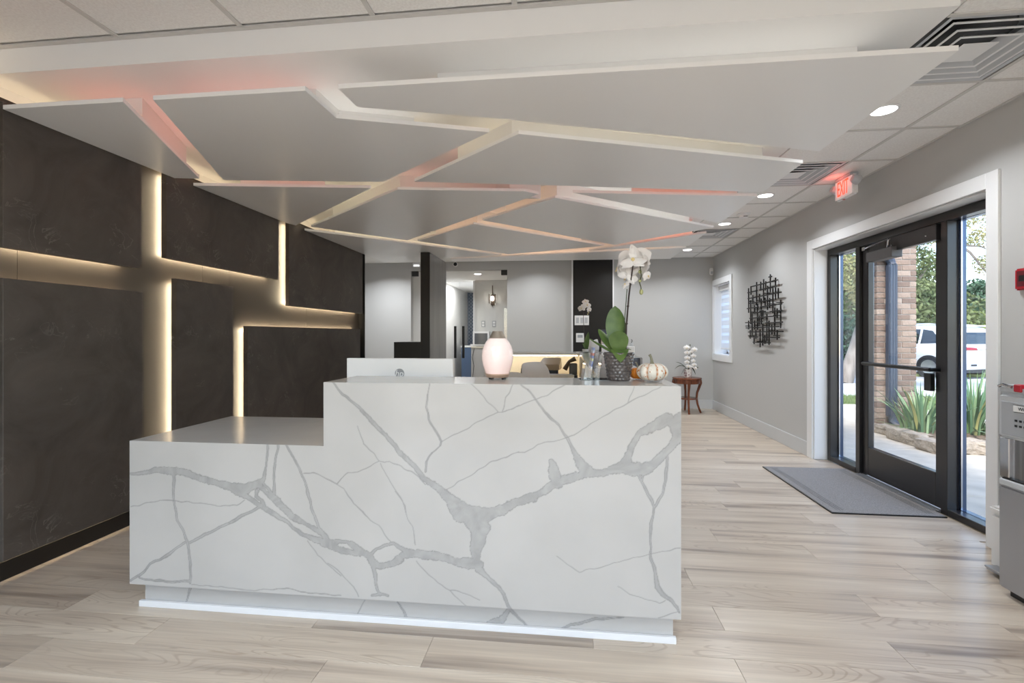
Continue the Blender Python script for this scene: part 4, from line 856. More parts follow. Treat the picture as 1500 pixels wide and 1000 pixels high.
def vein_panel(name, rects, y, lines, holes, step, parent, m):
    vs, fs, X, Z = [], [], [], []
    for (x0, x1, z0, z1) in rects:
        nx, nz = int(round((x1 - x0) / step)) + 1, int(round((z1 - z0) / step)) + 1
        gx_, gz_ = np.meshgrid(np.linspace(x0, x1, nx), np.linspace(z0, z1, nz))
        base = sum(len(a) for a in X)
        X.append(gx_.ravel()); Z.append(gz_.ravel())
        i = np.arange((nz - 1) * nx).reshape(nz - 1, nx)[:, :-1].ravel() + base
        fs.append(np.stack([i, i + 1, i + nx + 1, i + nx], 1))
    X = np.concatenate(X); Z = np.concatenate(Z); fs = np.concatenate(fs)
    me = bpy.data.meshes.new(name)
    me.vertices.add(len(X)); me.vertices.foreach_set('co', np.stack([X, np.full_like(X, y), Z], 1).astype(np.float32).ravel())
    nf = len(fs); me.loops.add(nf * 4); me.polygons.add(nf)
    me.loops.foreach_set('vertex_index', fs.astype(np.int32).ravel())
    me.polygons.foreach_set('loop_start', np.arange(0, nf * 4, 4, dtype=np.int32))
    me.polygons.foreach_set('loop_total', np.full(nf, 4, dtype=np.int32))
    me.update()
    dw, dt = vein_field(X * 1000, Z * 1000, lines, holes)
    ss = lambda e0, e1, v: np.clip((v - e0) / (e1 - e0), 0, 1) ** 2 * (3 - 2 * np.clip((v - e0) / (e1 - e0), 0, 1))
    wide = 1 - ss(-1.5, 1.5, dw)
    edge = np.exp(-(dw / 1.7) ** 2) * 0.62
    thin = (1 - ss(-0.5, 2.2, dt)) * 0.55
    c = np.zeros((len(X), 4), np.float32)
    c[:, 0] = np.clip(wide * 0.86, 0, 1); c[:, 1] = np.clip(np.maximum(edge, thin), 0, 1); c[:, 3] = 1
    at = me.attributes.new('vein', 'FLOAT_COLOR', 'POINT'); at.data.foreach_set('color', c.ravel())
    me.materials.append(m)
    o = bpy.data.objects.new(name, me); COL.objects.link(o); o.parent = parent
    return o

desk = thing('reception_desk', 'white reception desk of grey veined marble with a low left end and a tall counter', 'reception desk', (0, 0, 0))
HOLES = [(-1.553e3, .58e3, 15, 9)] if False else []
front = vein_panel('front_panel', [(XDL, XS, ZK, ZLO), (XS, XDR, ZK, ZHI)], YD, VEINS, HOLES, 0.0031, desk, M_MARBLE_F)
T = 0.03
def slab(name, x0, x1, y0, y1, z0, z1, m=None): return box(x0, x1, y0, y1, z0, z1, name, m or M_MARBLE, desk, bevel=0.002)
slab('front_core', XDL + 0.001, XDR - 0.001, YD + 0.0012, YD + T, ZK, ZLO - 0.001)
slab('front_core', XS + 0.001, XDR - 0.001, YD + 0.0012, YD + T, ZLO - 0.001, ZHI - 0.001)
slab('low_top', XDL, XS + 0.02, YD, YB_LOW, ZLO - 0.003, ZLO)
slab('low_top', XDL + 0.0015, XS + 0.02, YD + T, YB_LOW, ZLO - T, ZLO - 0.003)
slab('end_panel', XDL, XDL + T, YD + T, YB_LOW, ZK, ZLO - T)
slab('riser_panel', XS, XS + T, YD + T, YB_HI, ZLO, ZHI - T)
slab('counter_top', XS, XDR, YD, YB_HI, ZHI - 0.003, ZHI)
slab('counter_top', XS + 0.0015, XDR - 0.0015, YD + T, YB_HI, ZHI - T, ZHI - 0.003)
slab('end_panel', XDR - T, XDR, YD + T, 5.80, ZK, ZHI - T)
slab('counter_back', XS + T, XDR - 0.30, YB_HI - 0.02, YB_HI, 0.75, ZHI - T, M_CREAM)
# return counter and back ledge
slab('return_top', 0.168, XDR, YB_HI, 5.80, ZHI - T, ZHI)
slab('return_inner', 0.168, 0.188, YB_HI, 5.80, 0.75, ZHI - T, M_CREAM)
slab('ledge_panel', -0.86, XDR, 5.80, 5.84, ZK, ZHI - T, M_CREAM)
slab('ledge_top', -0.88, XDR, 5.62, 6.02, ZHI - T, ZHI)
slab('work_surface', XS + T, 0.168, YB_HI, 2.98, 0.72, 0.75, M_CREAM)
slab('work_surface', -0.86, 0.168, 5.12, 5.80, 0.755, 0.785, M_CREAM)
slab('work_surface', -0.36, 0.168, 2.98, 5.12, 0.72, 0.75, M_CREAM) if False else None
slab('ledge_end', -0.88, -0.86, 5.12, 5.84, 0, ZHI - T, M_CREAM)
for k in range(2): slab('drawer_front', -0.84 + k * 0.46, -0.40 + k * 0.46, 5.13, 5.15, 0.30, 0.745, M_TAN)
MB().box(-0.84, 0.15, 5.66, 5.68, ZHI - T - 0.012, ZHI - T - 0.004).build('led_strip', emat('desk_led', (255, 236, 204), 9.0), desk)
MB().box(0.19, 0.20, 2.4, 5.7, ZHI - T - 0.012, ZHI - T - 0.004).build('led_strip', bpy.data.materials['desk_led'], desk)  # strip added along the return to brighten the work area
# recessed plinth and lip on the floor
vein_panel('plinth', [(XDL + 0.036, XDR - 0.022, 0.0, ZK)], YD + 0.045, KICK_VEINS, [], 0.004, desk, M_MARBLE_F)
slab('plinth_core', XDL + 0.037, XDR - 0.023, YD + 0.046, 2.58, 0.0, ZK, M_WHITE)
slab('base_lip', XDL + 0.018, XDR - 0.012, YD + 0.028, YD + 0.0445, 0, 0.028, M_WHITE)

# ---- monitor standing behind the counter
t = thing('desk_monitor', 'back of a white computer monitor standing behind the tall counter', 'monitor', (-0.905, 2.52, 0.75))
MB().box(-0.301, 0.303, -0.02, 0.02, 0.07, 0.392).build('back_cover', M_WHTPL, t, bevel=0.003)
MB().box(-0.295, 0.297, 0.02, 0.024, 0.08, 0.385).build('screen', M_BLKPL, t)
MB().box(-0.03, 0.03, -0.045, -0.02, 0.0, 0.22).build('stand', M_WHTPL, t, bevel=0.004)
MB().box(-0.11, 0.11, -0.09, 0.09, 0, 0.012).build('stand_foot', M_WHTPL, t, bevel=0.005)
lg = MB().lathe([(0.0265, 0), (0.0265, 0.002), (0.0001, 0.002)], n=36)
lm = Matrix(((1, 0, 0, 0.004), (0, 0, -1, -0.0200), (0, 1, 0, 0.310), (0, 0, 0, 1)))
lg.v = [tuple(lm @ Vector(v)) for v in lg.v]
lgo = lg.build('logo', mat('logo_grey', (150, 152, 155), 0.4), t)
text_mesh('hp', 'logo_letters', M_WHTPL, lgo, Matrix(((1, 0.22, 0, 0.004), (0, 0, -1, -0.0226), (0, 1, 0, 0.309), (0, 0, 0, 1))), 0.048, 0.0004)

# ---- aroma diffuser
t = thing('aroma_diffuser', 'glowing pink and white egg-shaped lamp with a metal cap on the counter', 'lamp', (-0.318, 2.215, ZHI))
MB().lathe([(0.050, 0.008), (0.054, 0.012), (0.058, 0.022), (0.056, 0.026)], n=40).build('base', mat('pale_copper', (196, 166, 144), 0.35, metal=0.35), t, smooth=True)
for k in range(4):
    a_ = PI / 4 + k * PI / 2
    MB().lathe([(0.007, 0), (0.007, 0.009)], c=(0.042 * math.cos(a_), 0.042 * math.sin(a_), 0), n=8).build('foot', M_BLKPL, t)
prof = [(0.0555, 0.026), (0.062, 0.045), (0.069, 0.068), (0.0735, 0.092), (0.0745, 0.112), (0.072, 0.135), (0.066, 0.155), (0.056, 0.174), (0.046, 0.187), (0.040, 0.192)]
NP = 64
zz = np.interp(np.linspace(0, 1, NP), np.linspace(0, 1, len(prof)), [p[1] for p in prof])
rr = np.interp(zz, [p[1] for p in prof], [p[0] for p in prof])
def scale_fn(a, q):
    u, v = a * 10 / (2 * PI), q * 9.0
    d = min(abs(((u + v * 0.5) % 1) - 0.5), abs(((u - v * 0.5) % 1) - 0.5))
    return 1 - 0.022 * max(0, 1 - abs(0.5 - d) / 0.10) if q < 0.8 else 1
gl = MB().lathe(list(zip(rr, zz)), n=120, fn=scale_fn)
mg = mat('glowing_glass', (240, 226, 222), 0.18, coat=0.4); nt = mg.node_tree; b_ = nt.nodes['Principled BSDF']
tc = nt.nodes.new('ShaderNodeTexCoord'); sp = nt.nodes.new('ShaderNodeSeparateXYZ'); mr = nt.nodes.new('ShaderNodeMapRange'); rp = nt.nodes.new('ShaderNodeValToRGB')
mr.inputs[1].default_value = 0.03; mr.inputs[2].default_value = 0.18
rp.color_ramp.elements[0].color = lin(255, 196, 178); rp.color_ramp.elements[1].color = lin(255, 236, 230)
nt.links.new(tc.outputs['Object'], sp.inputs[0]); nt.links.new(sp.outputs['Z'], mr.inputs[0]); nt.links.new(mr.outputs[0], rp.inputs[0])
nt.links.new(rp.outputs[0], b_.inputs['Emission Color']); b_.inputs['Emission Strength'].default_value = 0.24
gl.build('glass_shade', mg, t, smooth=True)
MB().lathe([(0.041, 0.192), (0.036, 0.200), (0.029, 0.214), (0.023, 0.226), (0.018, 0.226), (0.0001, 0.220)], n=40).build('cap', mat('satin_nickel', (186, 176, 164), 0.3, metal=0.8), t, smooth=True)

# ---- potted orchid on the counter
t = thing('potted_orchid', 'tall white orchid with broad leaves in a dark woven-look pot on the counter', 'orchid', (0.245, 2.20, ZHI))
M_POT = mat('dark_glazed_pot', (74, 68, 66), 0.16, spec=0.6, noise=(30, (104, 98, 96), 0.35, 0.7), coat=0.5)
pf = MB(); NR, NA = 45, 112; vs = []
for j in range(NR):
    q = j / (NR - 1); r0 = 0.047 + (0.068 - 0.047) * q ** 0.9
    for i in range(NA):
        a = 2 * PI * i / NA; rowi = int(q * 9 * 0.999); u = (a / (2 * PI) * 14 + 0.5 * (rowi % 2)) % 1; v = (q * 9) % 1
        bump_ = 0.0042 * (math.sin(PI * u) ** 0.7) * (math.sin(PI * v) ** 0.7) if q < 0.99 else 0
        vs.append(((r0 + bump_) * math.cos(a), (r0 + bump_) * math.sin(a), 0.128 * q))
fs = [(j * NA + i, j * NA + (i + 1) % NA, (j + 1) * NA + (i + 1) % NA, (j + 1) * NA + i) for j in range(NR - 1) for i in range(NA)]
fs.append(tuple(range(NA - 1, -1, -1)))
pf.add(vs, fs); pf.build('pot', M_POT, t, smooth=True)
MB().lathe([(0.068, 0.128), (0.063, 0.128), (0.060, 0.115)], n=48).build('pot_rim', M_POT, t, smooth=True)
MB().lathe([(0.0001, 0.118), (0.061, 0.112)], n=32).build('potting_bark', mat('bark_mix', (74, 58, 44), 0.95, bump=(90, 1.0, 0.02)), t)
LV = [((-0.005, 0.01, 0.118), (-0.013, 0.035, 0.343), 0.094, (1, 0.1, 0), 0.0, 0.10, 1.25), ((0.0, -0.015, 0.115), (-0.006, -0.045, 0.226), 0.088, (1, 0.0, 0), 0.01, 0.10, 1.1),
      ((-0.01, -0.005, 0.122), (-0.135, -0.02, 0.192), 0.030, (0.2, 1, 0.35), 0.0, 0.25, 0.75), ((-0.02, 0.02, 0.13), (-0.09, 0.02, 0.235), 0.044, (0.8, 0.6, 0.3), 0.006, 0.2, 0.9),
      ((0.0, -0.01, 0.128), (-0.002, -0.092, 0.088), 0.078, (1, 0, 0), 0.028, 0.12, 0.8), ((0.015, 0.0, 0.122), (0.055, -0.02, 0.140), 0.04, (0.2, 1, 0), 0.01, 0.2, 0.75)]
for (b_, tp, w_, sd, sg, fd, bu) in LV: leaf_mb(b_, tp, w_, sd, 14, sg, fd, bu).build('leaf', M_LEAF, t, smooth=True)
MB().tube([(0.032, 0.01, 0.11), (0.036, 0.012, 0.25), (0.047, 0.015, 0.38), (0.058, 0.015, 0.47), (0.066, 0.01, 0.53), (0.085, 0.0, 0.552)], [0.0042, 0.0042, 0.004, 0.0036, 0.003, 0.002], 8).ball((0.043, 0.013, 0.34), 0.006).ball((0.054, 0.015, 0.44), 0.006).ball((0.037, .012, .26), .006).build('flower_stem', M_STEM2, t, smooth=True)
MB().tube([(0.024, 0.016, 0.11), (0.028, 0.018, 0.26), (0.040, 0.02, 0.42)], 0.0022, 6).build('support_stake', mat('stake_green', (70, 84, 60), 0.6), t)
MB().tube([(0.076, 0.005, 0.545), (0.094, -0.01, 0.52), (0.098, -0.02, 0.475), (0.09, -0.02, 0.445), (0.096, -0.02, 0.425), (0.098, -0.02, 0.41)], [0.0025] * 6, 6).build('side_stem', M_STEM, t, smooth=True)

def flower_mb(c, face, size, roll=0.0, thick=True):
    """moth orchid bloom: three sepals behind two round petals"""
    f = Vector(face).normalized(); u = Vector((0, 0, 1)); r = u.cross(f)
    r = r.normalized() if r.length > 1e-3 else Vector((1, 0, 0)); u = f.cross(r).normalized()
    c = Vector(c); M = MB()
    def petal(ang, ln, wd, off, cup):
        d = r * math.cos(ang) + u * math.sin(ang); s = f.cross(d)
        n = 7; vs = []
        for i in range(n + 1):
            q = i / n; w_ = wd * 0.5 * (math.sin(PI * (0.12 + 0.88 * q) ** 0.9) ** 0.7 if i < n else 0.15)
            for k in (-1, -.5, 0, .5, 1):
                vs.append(c + d * (ln * q) + s * (w_ * k) + f * (off + cup * (q * q) - 0.06 * size * k * k + 0.03 * size * math.sin(5 * q + 3 * k)))
        M.add(vs, [(i * 5 + k, i * 5 + k + 1, i * 5 + k + 6, i * 5 + k + 5) for i in range(n) for k in range(4)])
    for a in (PI / 2, PI / 2 + 2.15, PI / 2 - 2.15): petal(a + roll, size * 0.52, size * 0.36, -0.02 * size, -0.08 * size)
    for a in (0.15, PI - 0.15): petal(a + roll, size * 0.56, size * 0.62, 0.03 * size, -0.10 * size)
    return M
def lip_mb(c, face, size):
    f = Vector(face).normalized(); c = Vector(c) + f * size * 0.06
    return MB().ball(c, size * 0.075, 8, 6).tube([c, c + Vector((0, 0, -size * 0.12)) + f * size * 0.1], [size * 0.05, size * 0.02], 6)
FL = [((0.035, 0.03, 0.555), (-0.5, 0.55, 0.3), 0.125, 0.2), ((0.005, 0.02, 0.515), (-0.85, 0.3, 0.0), 0.11, 0.4), ((0.085, 0.03, 0.56), (0.35, 0.75, 0.25), 0.135, -0.2), ((0.062, -0.015, 0.545), (-0.15, -0.45, 0.6), 0.115, 0.1),
      ((0.115, 0.01, 0.535), (0.8, 0.25, 0.1), 0.11, 0.0), ((0.035, 0.015, 0.478), (-0.3, 0.7, -0.3), 0.10, 0.5), ((0.10, 0.02, 0.505), (0.5, 0.5, -0.3), 0.095, 0.0), ((0.128, -0.01, 0.475), (0.6, -0.6, -0.1), 0.055, 0.3), ((0.03, 0.0, 0.44), (-0.5, -0.3, 0.3), 0.045, 0.5)]
for (c, fc, s_, rl) in FL:
    o = flower_mb(c, fc, s_, rl).build('flower', M_PETAL, t, smooth=True)
    lip_mb(c, fc, s_).build('lip', M_PETAL2, o, smooth=True)
MB().ball((0.098, -0.02, 0.402), 0.010, scl=(0.9, 0.9, 1.3)).ball((0.092, -0.018, 0.452), 0.007).ball((0.094, -0.008, 0.495), 0.008).build('bud', mat('bud_green', (176, 178, 128), 0.5), t, smooth=True)

# ---- pumpkins
def pumpkin(name, label, loc, r, h, stripe):
    t = thing(name, label, 'pumpkin', loc)
    n, m_ = 96, 40; L_ = 9; vs = []; cv_ = []
    for j in range(m_ + 1):
        ph = PI * j / m_
        for i in range(n):
            a = 2 * PI * i / n; lob = abs(math.sin(a * L_ / 2))
            k = 0.88 + 0.12 * lob ** 0.6; sr = math.sin(ph) ** 0.8
            dip = -0.16 * math.exp(-(math.sin(ph) / 0.35) ** 2)
            vs.append((r * k * sr * math.cos(a), r * k * sr * math.sin(a), h / 2 - h / 2 * math.cos(ph) * (1 + dip)))
            cv_.append(min(1, 1.5 * max(0, 1 - lob / 0.34) ** 0.7) * (0.75 + 0.25 * math.sin(13 * ph + 3 * a)))
    M = MB().add(vs, [(j * n + i, j * n + (i + 1) % n, (j + 1) * n + (i + 1) % n, (j + 1) * n + i) for j in range(m_) for i in range(n)])
    mt = mat(name + '_skin', (236, 230, 218) if stripe else (232, 140, 44), 0.4)
    if stripe:
        nt = mt.node_tree; b = nt.nodes['Principled BSDF']
        at = nt.nodes.new('ShaderNodeAttribute'); at.attribute_name = 'groove'
        tc = nt.nodes.new('ShaderNodeTexCoord'); nz = nt.nodes.new('ShaderNodeTexNoise'); nz.inputs['Scale'].default_value = 70; nz.inputs['Detail'].default_value = 2
        mr = nt.nodes.new('ShaderNodeMapRange'); mr.inputs[1].default_value = 0.62; mr.inputs[2].default_value = 0.68
        mxx = nt.nodes.new('ShaderNodeMath'); mxx.operation = 'MAXIMUM'; mix = nt.nodes.new('ShaderNodeMix'); mix.data_type = 'RGBA'
        mix.inputs[6].default_value = lin(238, 232, 220); mix.inputs[7].default_value = lin(190, 112, 26)
        nt.links.new(tc.outputs['Object'], nz.inputs['Vector']); nt.links.new(nz.outputs[0], mr.inputs[0])
        nt.links.new(at.outputs['Fac'], mxx.inputs[0]); nt.links.new(mr.outputs[0], mxx.inputs[1]); nt.links.new(mxx.outputs[0], mix.inputs[0]); nt.links.new(mix.outputs[2], b.inputs['Base Color'])
    o = M.build('skin', mt, t, smooth=True)
    at = o.data.attributes.new('groove', 'FLOAT', 'POINT'); at.data.foreach_set('value', np.array(cv_, np.float32))
    MB().tube([(0, 0, h * 0.86), (-0.002, 0, h * 1.1), (-0.006, 0, h * 1.3), (-0.012, 0, h * 1.42)], [r * 0.16, r * 0.09, r * 0.075, r * 0.10], 8).build('stem', mat(name + '_stem', (140, 138, 118), 0.8), t, smooth=True)
    return t
pumpkin('striped_pumpkin', 'small white pumpkin with orange stripes at the end of the counter', (0.392, 2.185, ZHI), 0.069, 0.084, True)
pumpkin('orange_pumpkin', 'small orange pumpkin half hidden behind the orchid pot', (0.342, 2.268, ZHI), 0.040, 0.056, False)

# ---- acrylic brochure holders on the counter edge
def brochure_mat(name, cols):
    m = mat(name, cols[0], 0.35); nt = m.node_tree; b = nt.nodes['Principled BSDF']
    tc = nt.nodes.new('ShaderNodeTexCoord'); sp = nt.nodes.new('ShaderNodeSeparateXYZ'); rp = nt.nodes.new('ShaderNodeValToRGB'); rp.color_ramp.interpolation = 'CONSTANT'
    e = rp.color_ramp.elements; e[0].position = 0; e[0].color = lin(*cols[0]); e[1].position = 1 / len(cols); e[1].color = lin(*cols[1])
    for k in range(2, len(cols)): q = e.new(k / len(cols)); q.color = lin(*cols[k])
    nt.links.new(tc.outputs['Generated'], sp.inputs[0]); nt.links.new(sp.outputs['Z'], rp.inputs[0]); nt.links.new(rp.outputs[0], b.inputs['Base Color']); return m
M_BRO1 = brochure_mat('brochure_print', [(222, 224, 232), (96, 118, 176), (138, 154, 200), (210, 216, 176), (112, 132, 190), (206, 128, 118), (196, 206, 224), (120, 140, 196)])
M_BRO2 = brochure_mat('leaflet_print', [(64, 60, 120), (50, 44, 96), (196, 150, 140), (220, 200, 196), (40, 38, 84), (28, 28, 64)])
def holder(label, loc, rz, full, hh):
    t = thing('brochure_holder', label, 'brochure holder', loc, rz)
    sh = Matrix.Rotation(math.radians(-8), 4, 'X')
    MB().box(-0.055, 0.055, 0.0, 0.003, 0.0, hh, sh).build('back_sheet', M_ACRYL, t)
    MB().box(-0.055, 0.055, -0.035, -0.032, 0.0, hh * 0.55, sh).build('front_sheet', M_ACRYL, t)
    for xs in (-0.055, 0.052): MB().box(xs, xs + 0.003, -0.032, 0.0, 0.0, hh * 0.55, sh).build('side_sheet', M_ACRYL, t)
    MB().box(-0.055, 0.055, -0.05, 0.05, 0.0, 0.003).build('foot', M_ACRYL, t)
    if full: MB().box(-0.05, 0.05, -0.006, -0.001, 0.05, hh + 0.02, sh).build('brochure_stack', full, t)
holder('clear holder with a blue brochure, first one left of the orchid pot', (0.115, 2.245, ZHI), math.radians(-87), M_BRO1, 0.13)
holder('empty clear holder between the brochure holder and the orchid pot', (0.152, 2.240, ZHI), math.radians(-89), None, 0.115)

# ---- things on and around the back desk
t = thing('desk_phone', 'dark desk telephone with its handset up at an angle on the back desk', 'telephone', (0.078, 5.30, 0.785))
MB().prism([(-0.09, -0.07), (0.06, -0.07), (0.06, 0.10), (-0.09, 0.10)], 0, 0.04).build('base', M_BLKPL, t, bevel=0.006)
MB().tube([(-0.08, 0.0, 0.10), (-0.03, 0.0, 0.19), (0.04, 0.0, 0.225)], [0.028, 0.018, 0.028], 8).build('handset', mat('phone_brown', (92, 76, 58), 0.3), t, smooth=True)
MB().box(-0.03, 0.06, 0.0, 0.08, 0.04, 0.17).build('display', mat('phone_grey', (96, 90, 80), 0.35), t, bevel=0.01)
t = thing('card_printer', 'brown rectangular desktop machine with a sloped front on the back desk', 'printer', (-0.165, 5.36, 0.785))
Mp = MB(); Mp.add([(-0.13, -0.12, 0.095), (0.10, -0.12, 0.095), (0.13, 0.12, 0.095), (-0.11, 0.12, 0.095), (-0.13, -0.12, 0.155), (0.10, -0.12, 0.155), (0.125, 0.1, 0.228), (-0.085, 0.1, 0.228)],
                  [(0, 3, 2, 1), (4, 5, 6, 7), (0, 1, 5, 4), (1, 2, 6, 5), (2, 3, 7, 6), (3, 0, 4, 7)])
Mp.build('case', M_BROWNBOX, t, bevel=0.008, seg=2)
MB().box(-0.11, 0.09, -0.10, 0.10, 0.0, 0.095).build('base_unit', M_BLKPL, t, bevel=0.004)
def office_chair(label, loc, rz):
    t = thing('office_chair', label, 'chair', loc, rz)
    bk = MB(); n = 10; vs = []
    for k, yo in enumerate((0.0, 0.055)):
        for i in range(n + 1):
            for j in range(n + 1):
                u, v = -1 + 2 * i / n, -1 + 2 * j / n
                sq = (abs(u) ** 5 + abs(v) ** 5) ** 0.2 if (u or v) else 0; mx_ = max(abs(u), abs(v)); k_ = mx_ / sq if sq else 1
                uu, vv = u * k_, v * k_
                e_ = (1 - max(abs(u), abs(v)) ** 4)
                vs.append((uu * 0.21, yo * e_ + 0.05 * uu * uu * -1 + 0.10 * (0.5 + vv / 2) + (0.025 if k == 0 else 0.03) - (0.02 * e_ if k == 0 else 0), 0.76 + vv * 0.27))
    N_ = (n + 1) ** 2; q = lambda k, i, j: k * N_ + i * (n + 1) + j
    fs = [(q(0, i, j), q(0, i, j + 1), q(0, i + 1, j + 1), q(0, i + 1, j)) for i in range(n) for j in range(n)] + [(q(1, i, j), q(1, i + 1, j), q(1, i + 1, j + 1), q(1, i, j + 1)) for i in range(n) for j in range(n)]
    bk.add(vs, fs).build('backrest', M_TAN, t, smooth=True)
    MB().box(-0.22, 0.22, -0.42, 0.02, 0.43, 0.50).build('seat', M_TAN, t, bevel=0.025, seg=3)
    MB().tube([(0, 0.05, 0.62), (0, 0.06, 0.48), (0, -0.15, 0.42)], 0.018, 8).build('back_bar', M_BLKPL, t, smooth=True)
    MB().tube([(0, -0.2, 0.43), (0, -0.2, 0.09)], 0.025, 10).build('gas_column', M_CHROME, t, smooth=True)
    for k in range(5):
        a = 2 * PI * k / 5
        l_ = MB().tube([(0, -0.2, 0.10), (0.26 * math.cos(a), -0.2 + 0.26 * math.sin(a), 0.07)], [0.022, 0.015], 6).build('leg', M_BLKPL, t)
        MB().ball((0.27 * math.cos(a), -0.2 + 0.27 * math.sin(a), 0.029), 0.029, 8, 6).build('caster', M_BLKPL, l_, smooth=True)
    return t
office_chair('tan office chair, the taller back beside the brown desktop machine', (-0.20, 4.12, 0), math.radians(58))
office_chair('tan office chair with only the top of its back showing beside the glowing lamp', (-0.44, 3.62, -0.055), math.radians(24))
# papers and trays on the back desk
t = thing('paper_tray', 'cream paper tray on the back desk in front of the telephone', 'tray', (-0.10, 5.17, 0.785))
MB().box(-0.16, 0.20, -0.045, 0.0, 0.0, 0.055).build('tray', M_CREAM, t, bevel=0.004)
MB().box(-0.14, 0.18, -0.04, -0.005, 0.055, 0.064).build('papers', M_WHITE, t)

# ---- dark topped side counter
t = thing('side_counter', 'white side counter with a black granite top before the black pilaster', 'counter', (0.62, 7.10, 0))
MB().prism([(-0.30, -1.05), (0.16, -1.05), (0.34, -0.95), (0.34, 1.22), (-0.50 + 0.02, 1.22), (-0.48, 0.5)], 0, 0.86).build('cabinet_body', M_WHITE, t, bevel=0.003)
MB().prism([(-0.33, -1.10), (0.16, -1.10), (0.32, -1.04), (0.37, -0.9), (0.37, 1.24), (-0.50, 1.24), (-0.50, 0.5)], 0.86, 0.985).build('granite_top', M_GRANITE, t, bevel=0.008, seg=2)
# items on it
def tooth(label, loc, s_):
    t = thing('tooth_model', label, 'tooth model', loc)
    pr = MB(); n, m_ = 32, 16; vs = []
    for j in range(m_ + 1):
        q = j / m_
        for i in range(n):
            a = 2 * PI * i / n
            w_ = 0.052 + 0.022 * math.sin(PI * min(1, q * 0.85 + 0.1)) + (0.0 if q > 0.3 else -0.01 * (1 - q / 0.3))
            sx = (abs(math.cos(a)) ** 0.6) * (1 if math.cos(a) > 0 else -1); sy = (abs(math.sin(a)) ** 0.6) * (1 if math.sin(a) > 0 else -1)
            zt = 0.19 * q + (0.018 * (abs(math.sin(2 * a)) ** 0.5) if q > 0.9 else 0) * (q - 0.9) * 10
            if q < 0.35: w_ *= 0.8 + 0.2 * (abs(math.cos(2 * a)) if q < 0.3 else 1)
            vs.append((w_ * sx * s_, w_ * sy * s_, zt * s_))
    vs.append((0, 0, 0.17 * s_))
    fs = [(j * n + i, j * n + (i + 1) % n, (j + 1) * n + (i + 1) % n, (j + 1) * n + i) for j in range(m_) for i in range(n)] + [(m_ * n + i, m_ * n + (i + 1) % n, len(vs) - 1) for i in range(n)] + [tuple(range(n - 1, -1, -1))]
    pr.add(vs, fs).build('crown_and_roots', M_WHTPL, t, smooth=True)
    return t
tooth('white molar tooth model on the black granite counter', (0.425, 7.1, 0.985), 1.08)
t = thing('brochure_stand', 'clear stand of purple leaflets on the granite counter behind the orchid', 'brochure stand', (0.54, 6.35, 0.985))
MB().box(-0.06, 0.06, -0.035, -0.032, 0, 0.20).box(-0.06, 0.06, 0.0, 0.003, 0, 0.30).box(-0.06, 0.06, -0.035, 0.045, 0, 0.003).build('clear_sheets', M_ACRYL, t)
MB().box(-0.055, 0.075, -0.006, -0.001, 0.16, 0.36).build('leaflets', M_BRO2, t)
MB().box(-0.055, 0.055, -0.03, -0.007, 0.004, 0.17).build('card_stack', mat('pale_card', (190, 198, 222), 0.5), t)
t = thing('tissue_holder', 'white square holder with a dark clip on the granite counter right of the orchid', 'holder', (1.0, 7.3, 0.985))
MB().prism([(-0.045, -0.045), (0.045, -0.045), (0.058, 0.045), (-0.058, 0.045)], 0, 0.115).build('holder_body', M_WHTPL, t, bevel=0.006)
MB().box(-0.02, 0.03, -0.01, 0.02, 0.115, 0.17).build('insert', M_SILVER, t, bevel=0.004)
MB().tube([(0.0, -0.02, 0.17), (0.012, -0.02, 0.20), (0.0, -0.02, 0.22)], 0.006, 6).build('clip', M_BLKPL, t)
# second orchid
t = thing('small_orchid', 'thin single-stem white orchid in front of the black pilaster', 'orchid', (0.285, 6.62, 0.985))
MB().lathe([(0.035, 0), (0.045, 0.09), (0.041, 0.09), (0.039, 0.08), (0.0001, 0.078)], n=24).build('pot', M_WHTPL, t, smooth=True)
MB().tube([(0, 0, 0.08), (-0.02, 0, 0.3), (-0.03, 0, 0.55), (-0.02, 0, 0.66), (0.01, 0, 0.69), (0.03, -0.01, 0.65)], [0.005, 0.005, 0.004, 0.003, .003, .002], 6).build('flower_stem', M_STEM2, t, smooth=True)
leaf_mb((0, 0, 0.09), (0.04, -0.03, 0.33), 0.08, (1, 0.2, -0.2), 10, 0.0, 0.2).build('leaf', M_LEAF, t, smooth=True)
leaf_mb((0, 0, 0.09), (-0.05, -0.05, 0.17), 0.05, (0.4, 1, 0), 8, 0.02, 0.2).build('leaf', M_LEAF, t, smooth=True)
for (c, fc, s_, rl) in [((-0.055, 0, 0.66), (-0.4, -0.9, 0.1), 0.11, 0.1), ((0.02, -0.01, 0.70), (0.3, -0.8, 0.3), 0.12, 0.0), ((0.0, 0.0, 0.75), (0, -0.9, 0.3), 0.09, 0.2), ((0.055, 0, 0.64), (0.7, -0.7, 0), 0.09, 0.1)]:
    o = flower_mb(c, fc, s_, rl).build('flower', M_PETAL, t, smooth=True); lip_mb(c, fc, s_).build('lip', M_PETAL2, o, smooth=True)
MB().ball((0.04, -0.02, 0.60), 0.012).ball((0.03, -0.02, 0.575), 0.009).build('bud', mat('bud_pale', (190, 186, 140), 0.5), t, smooth=True)
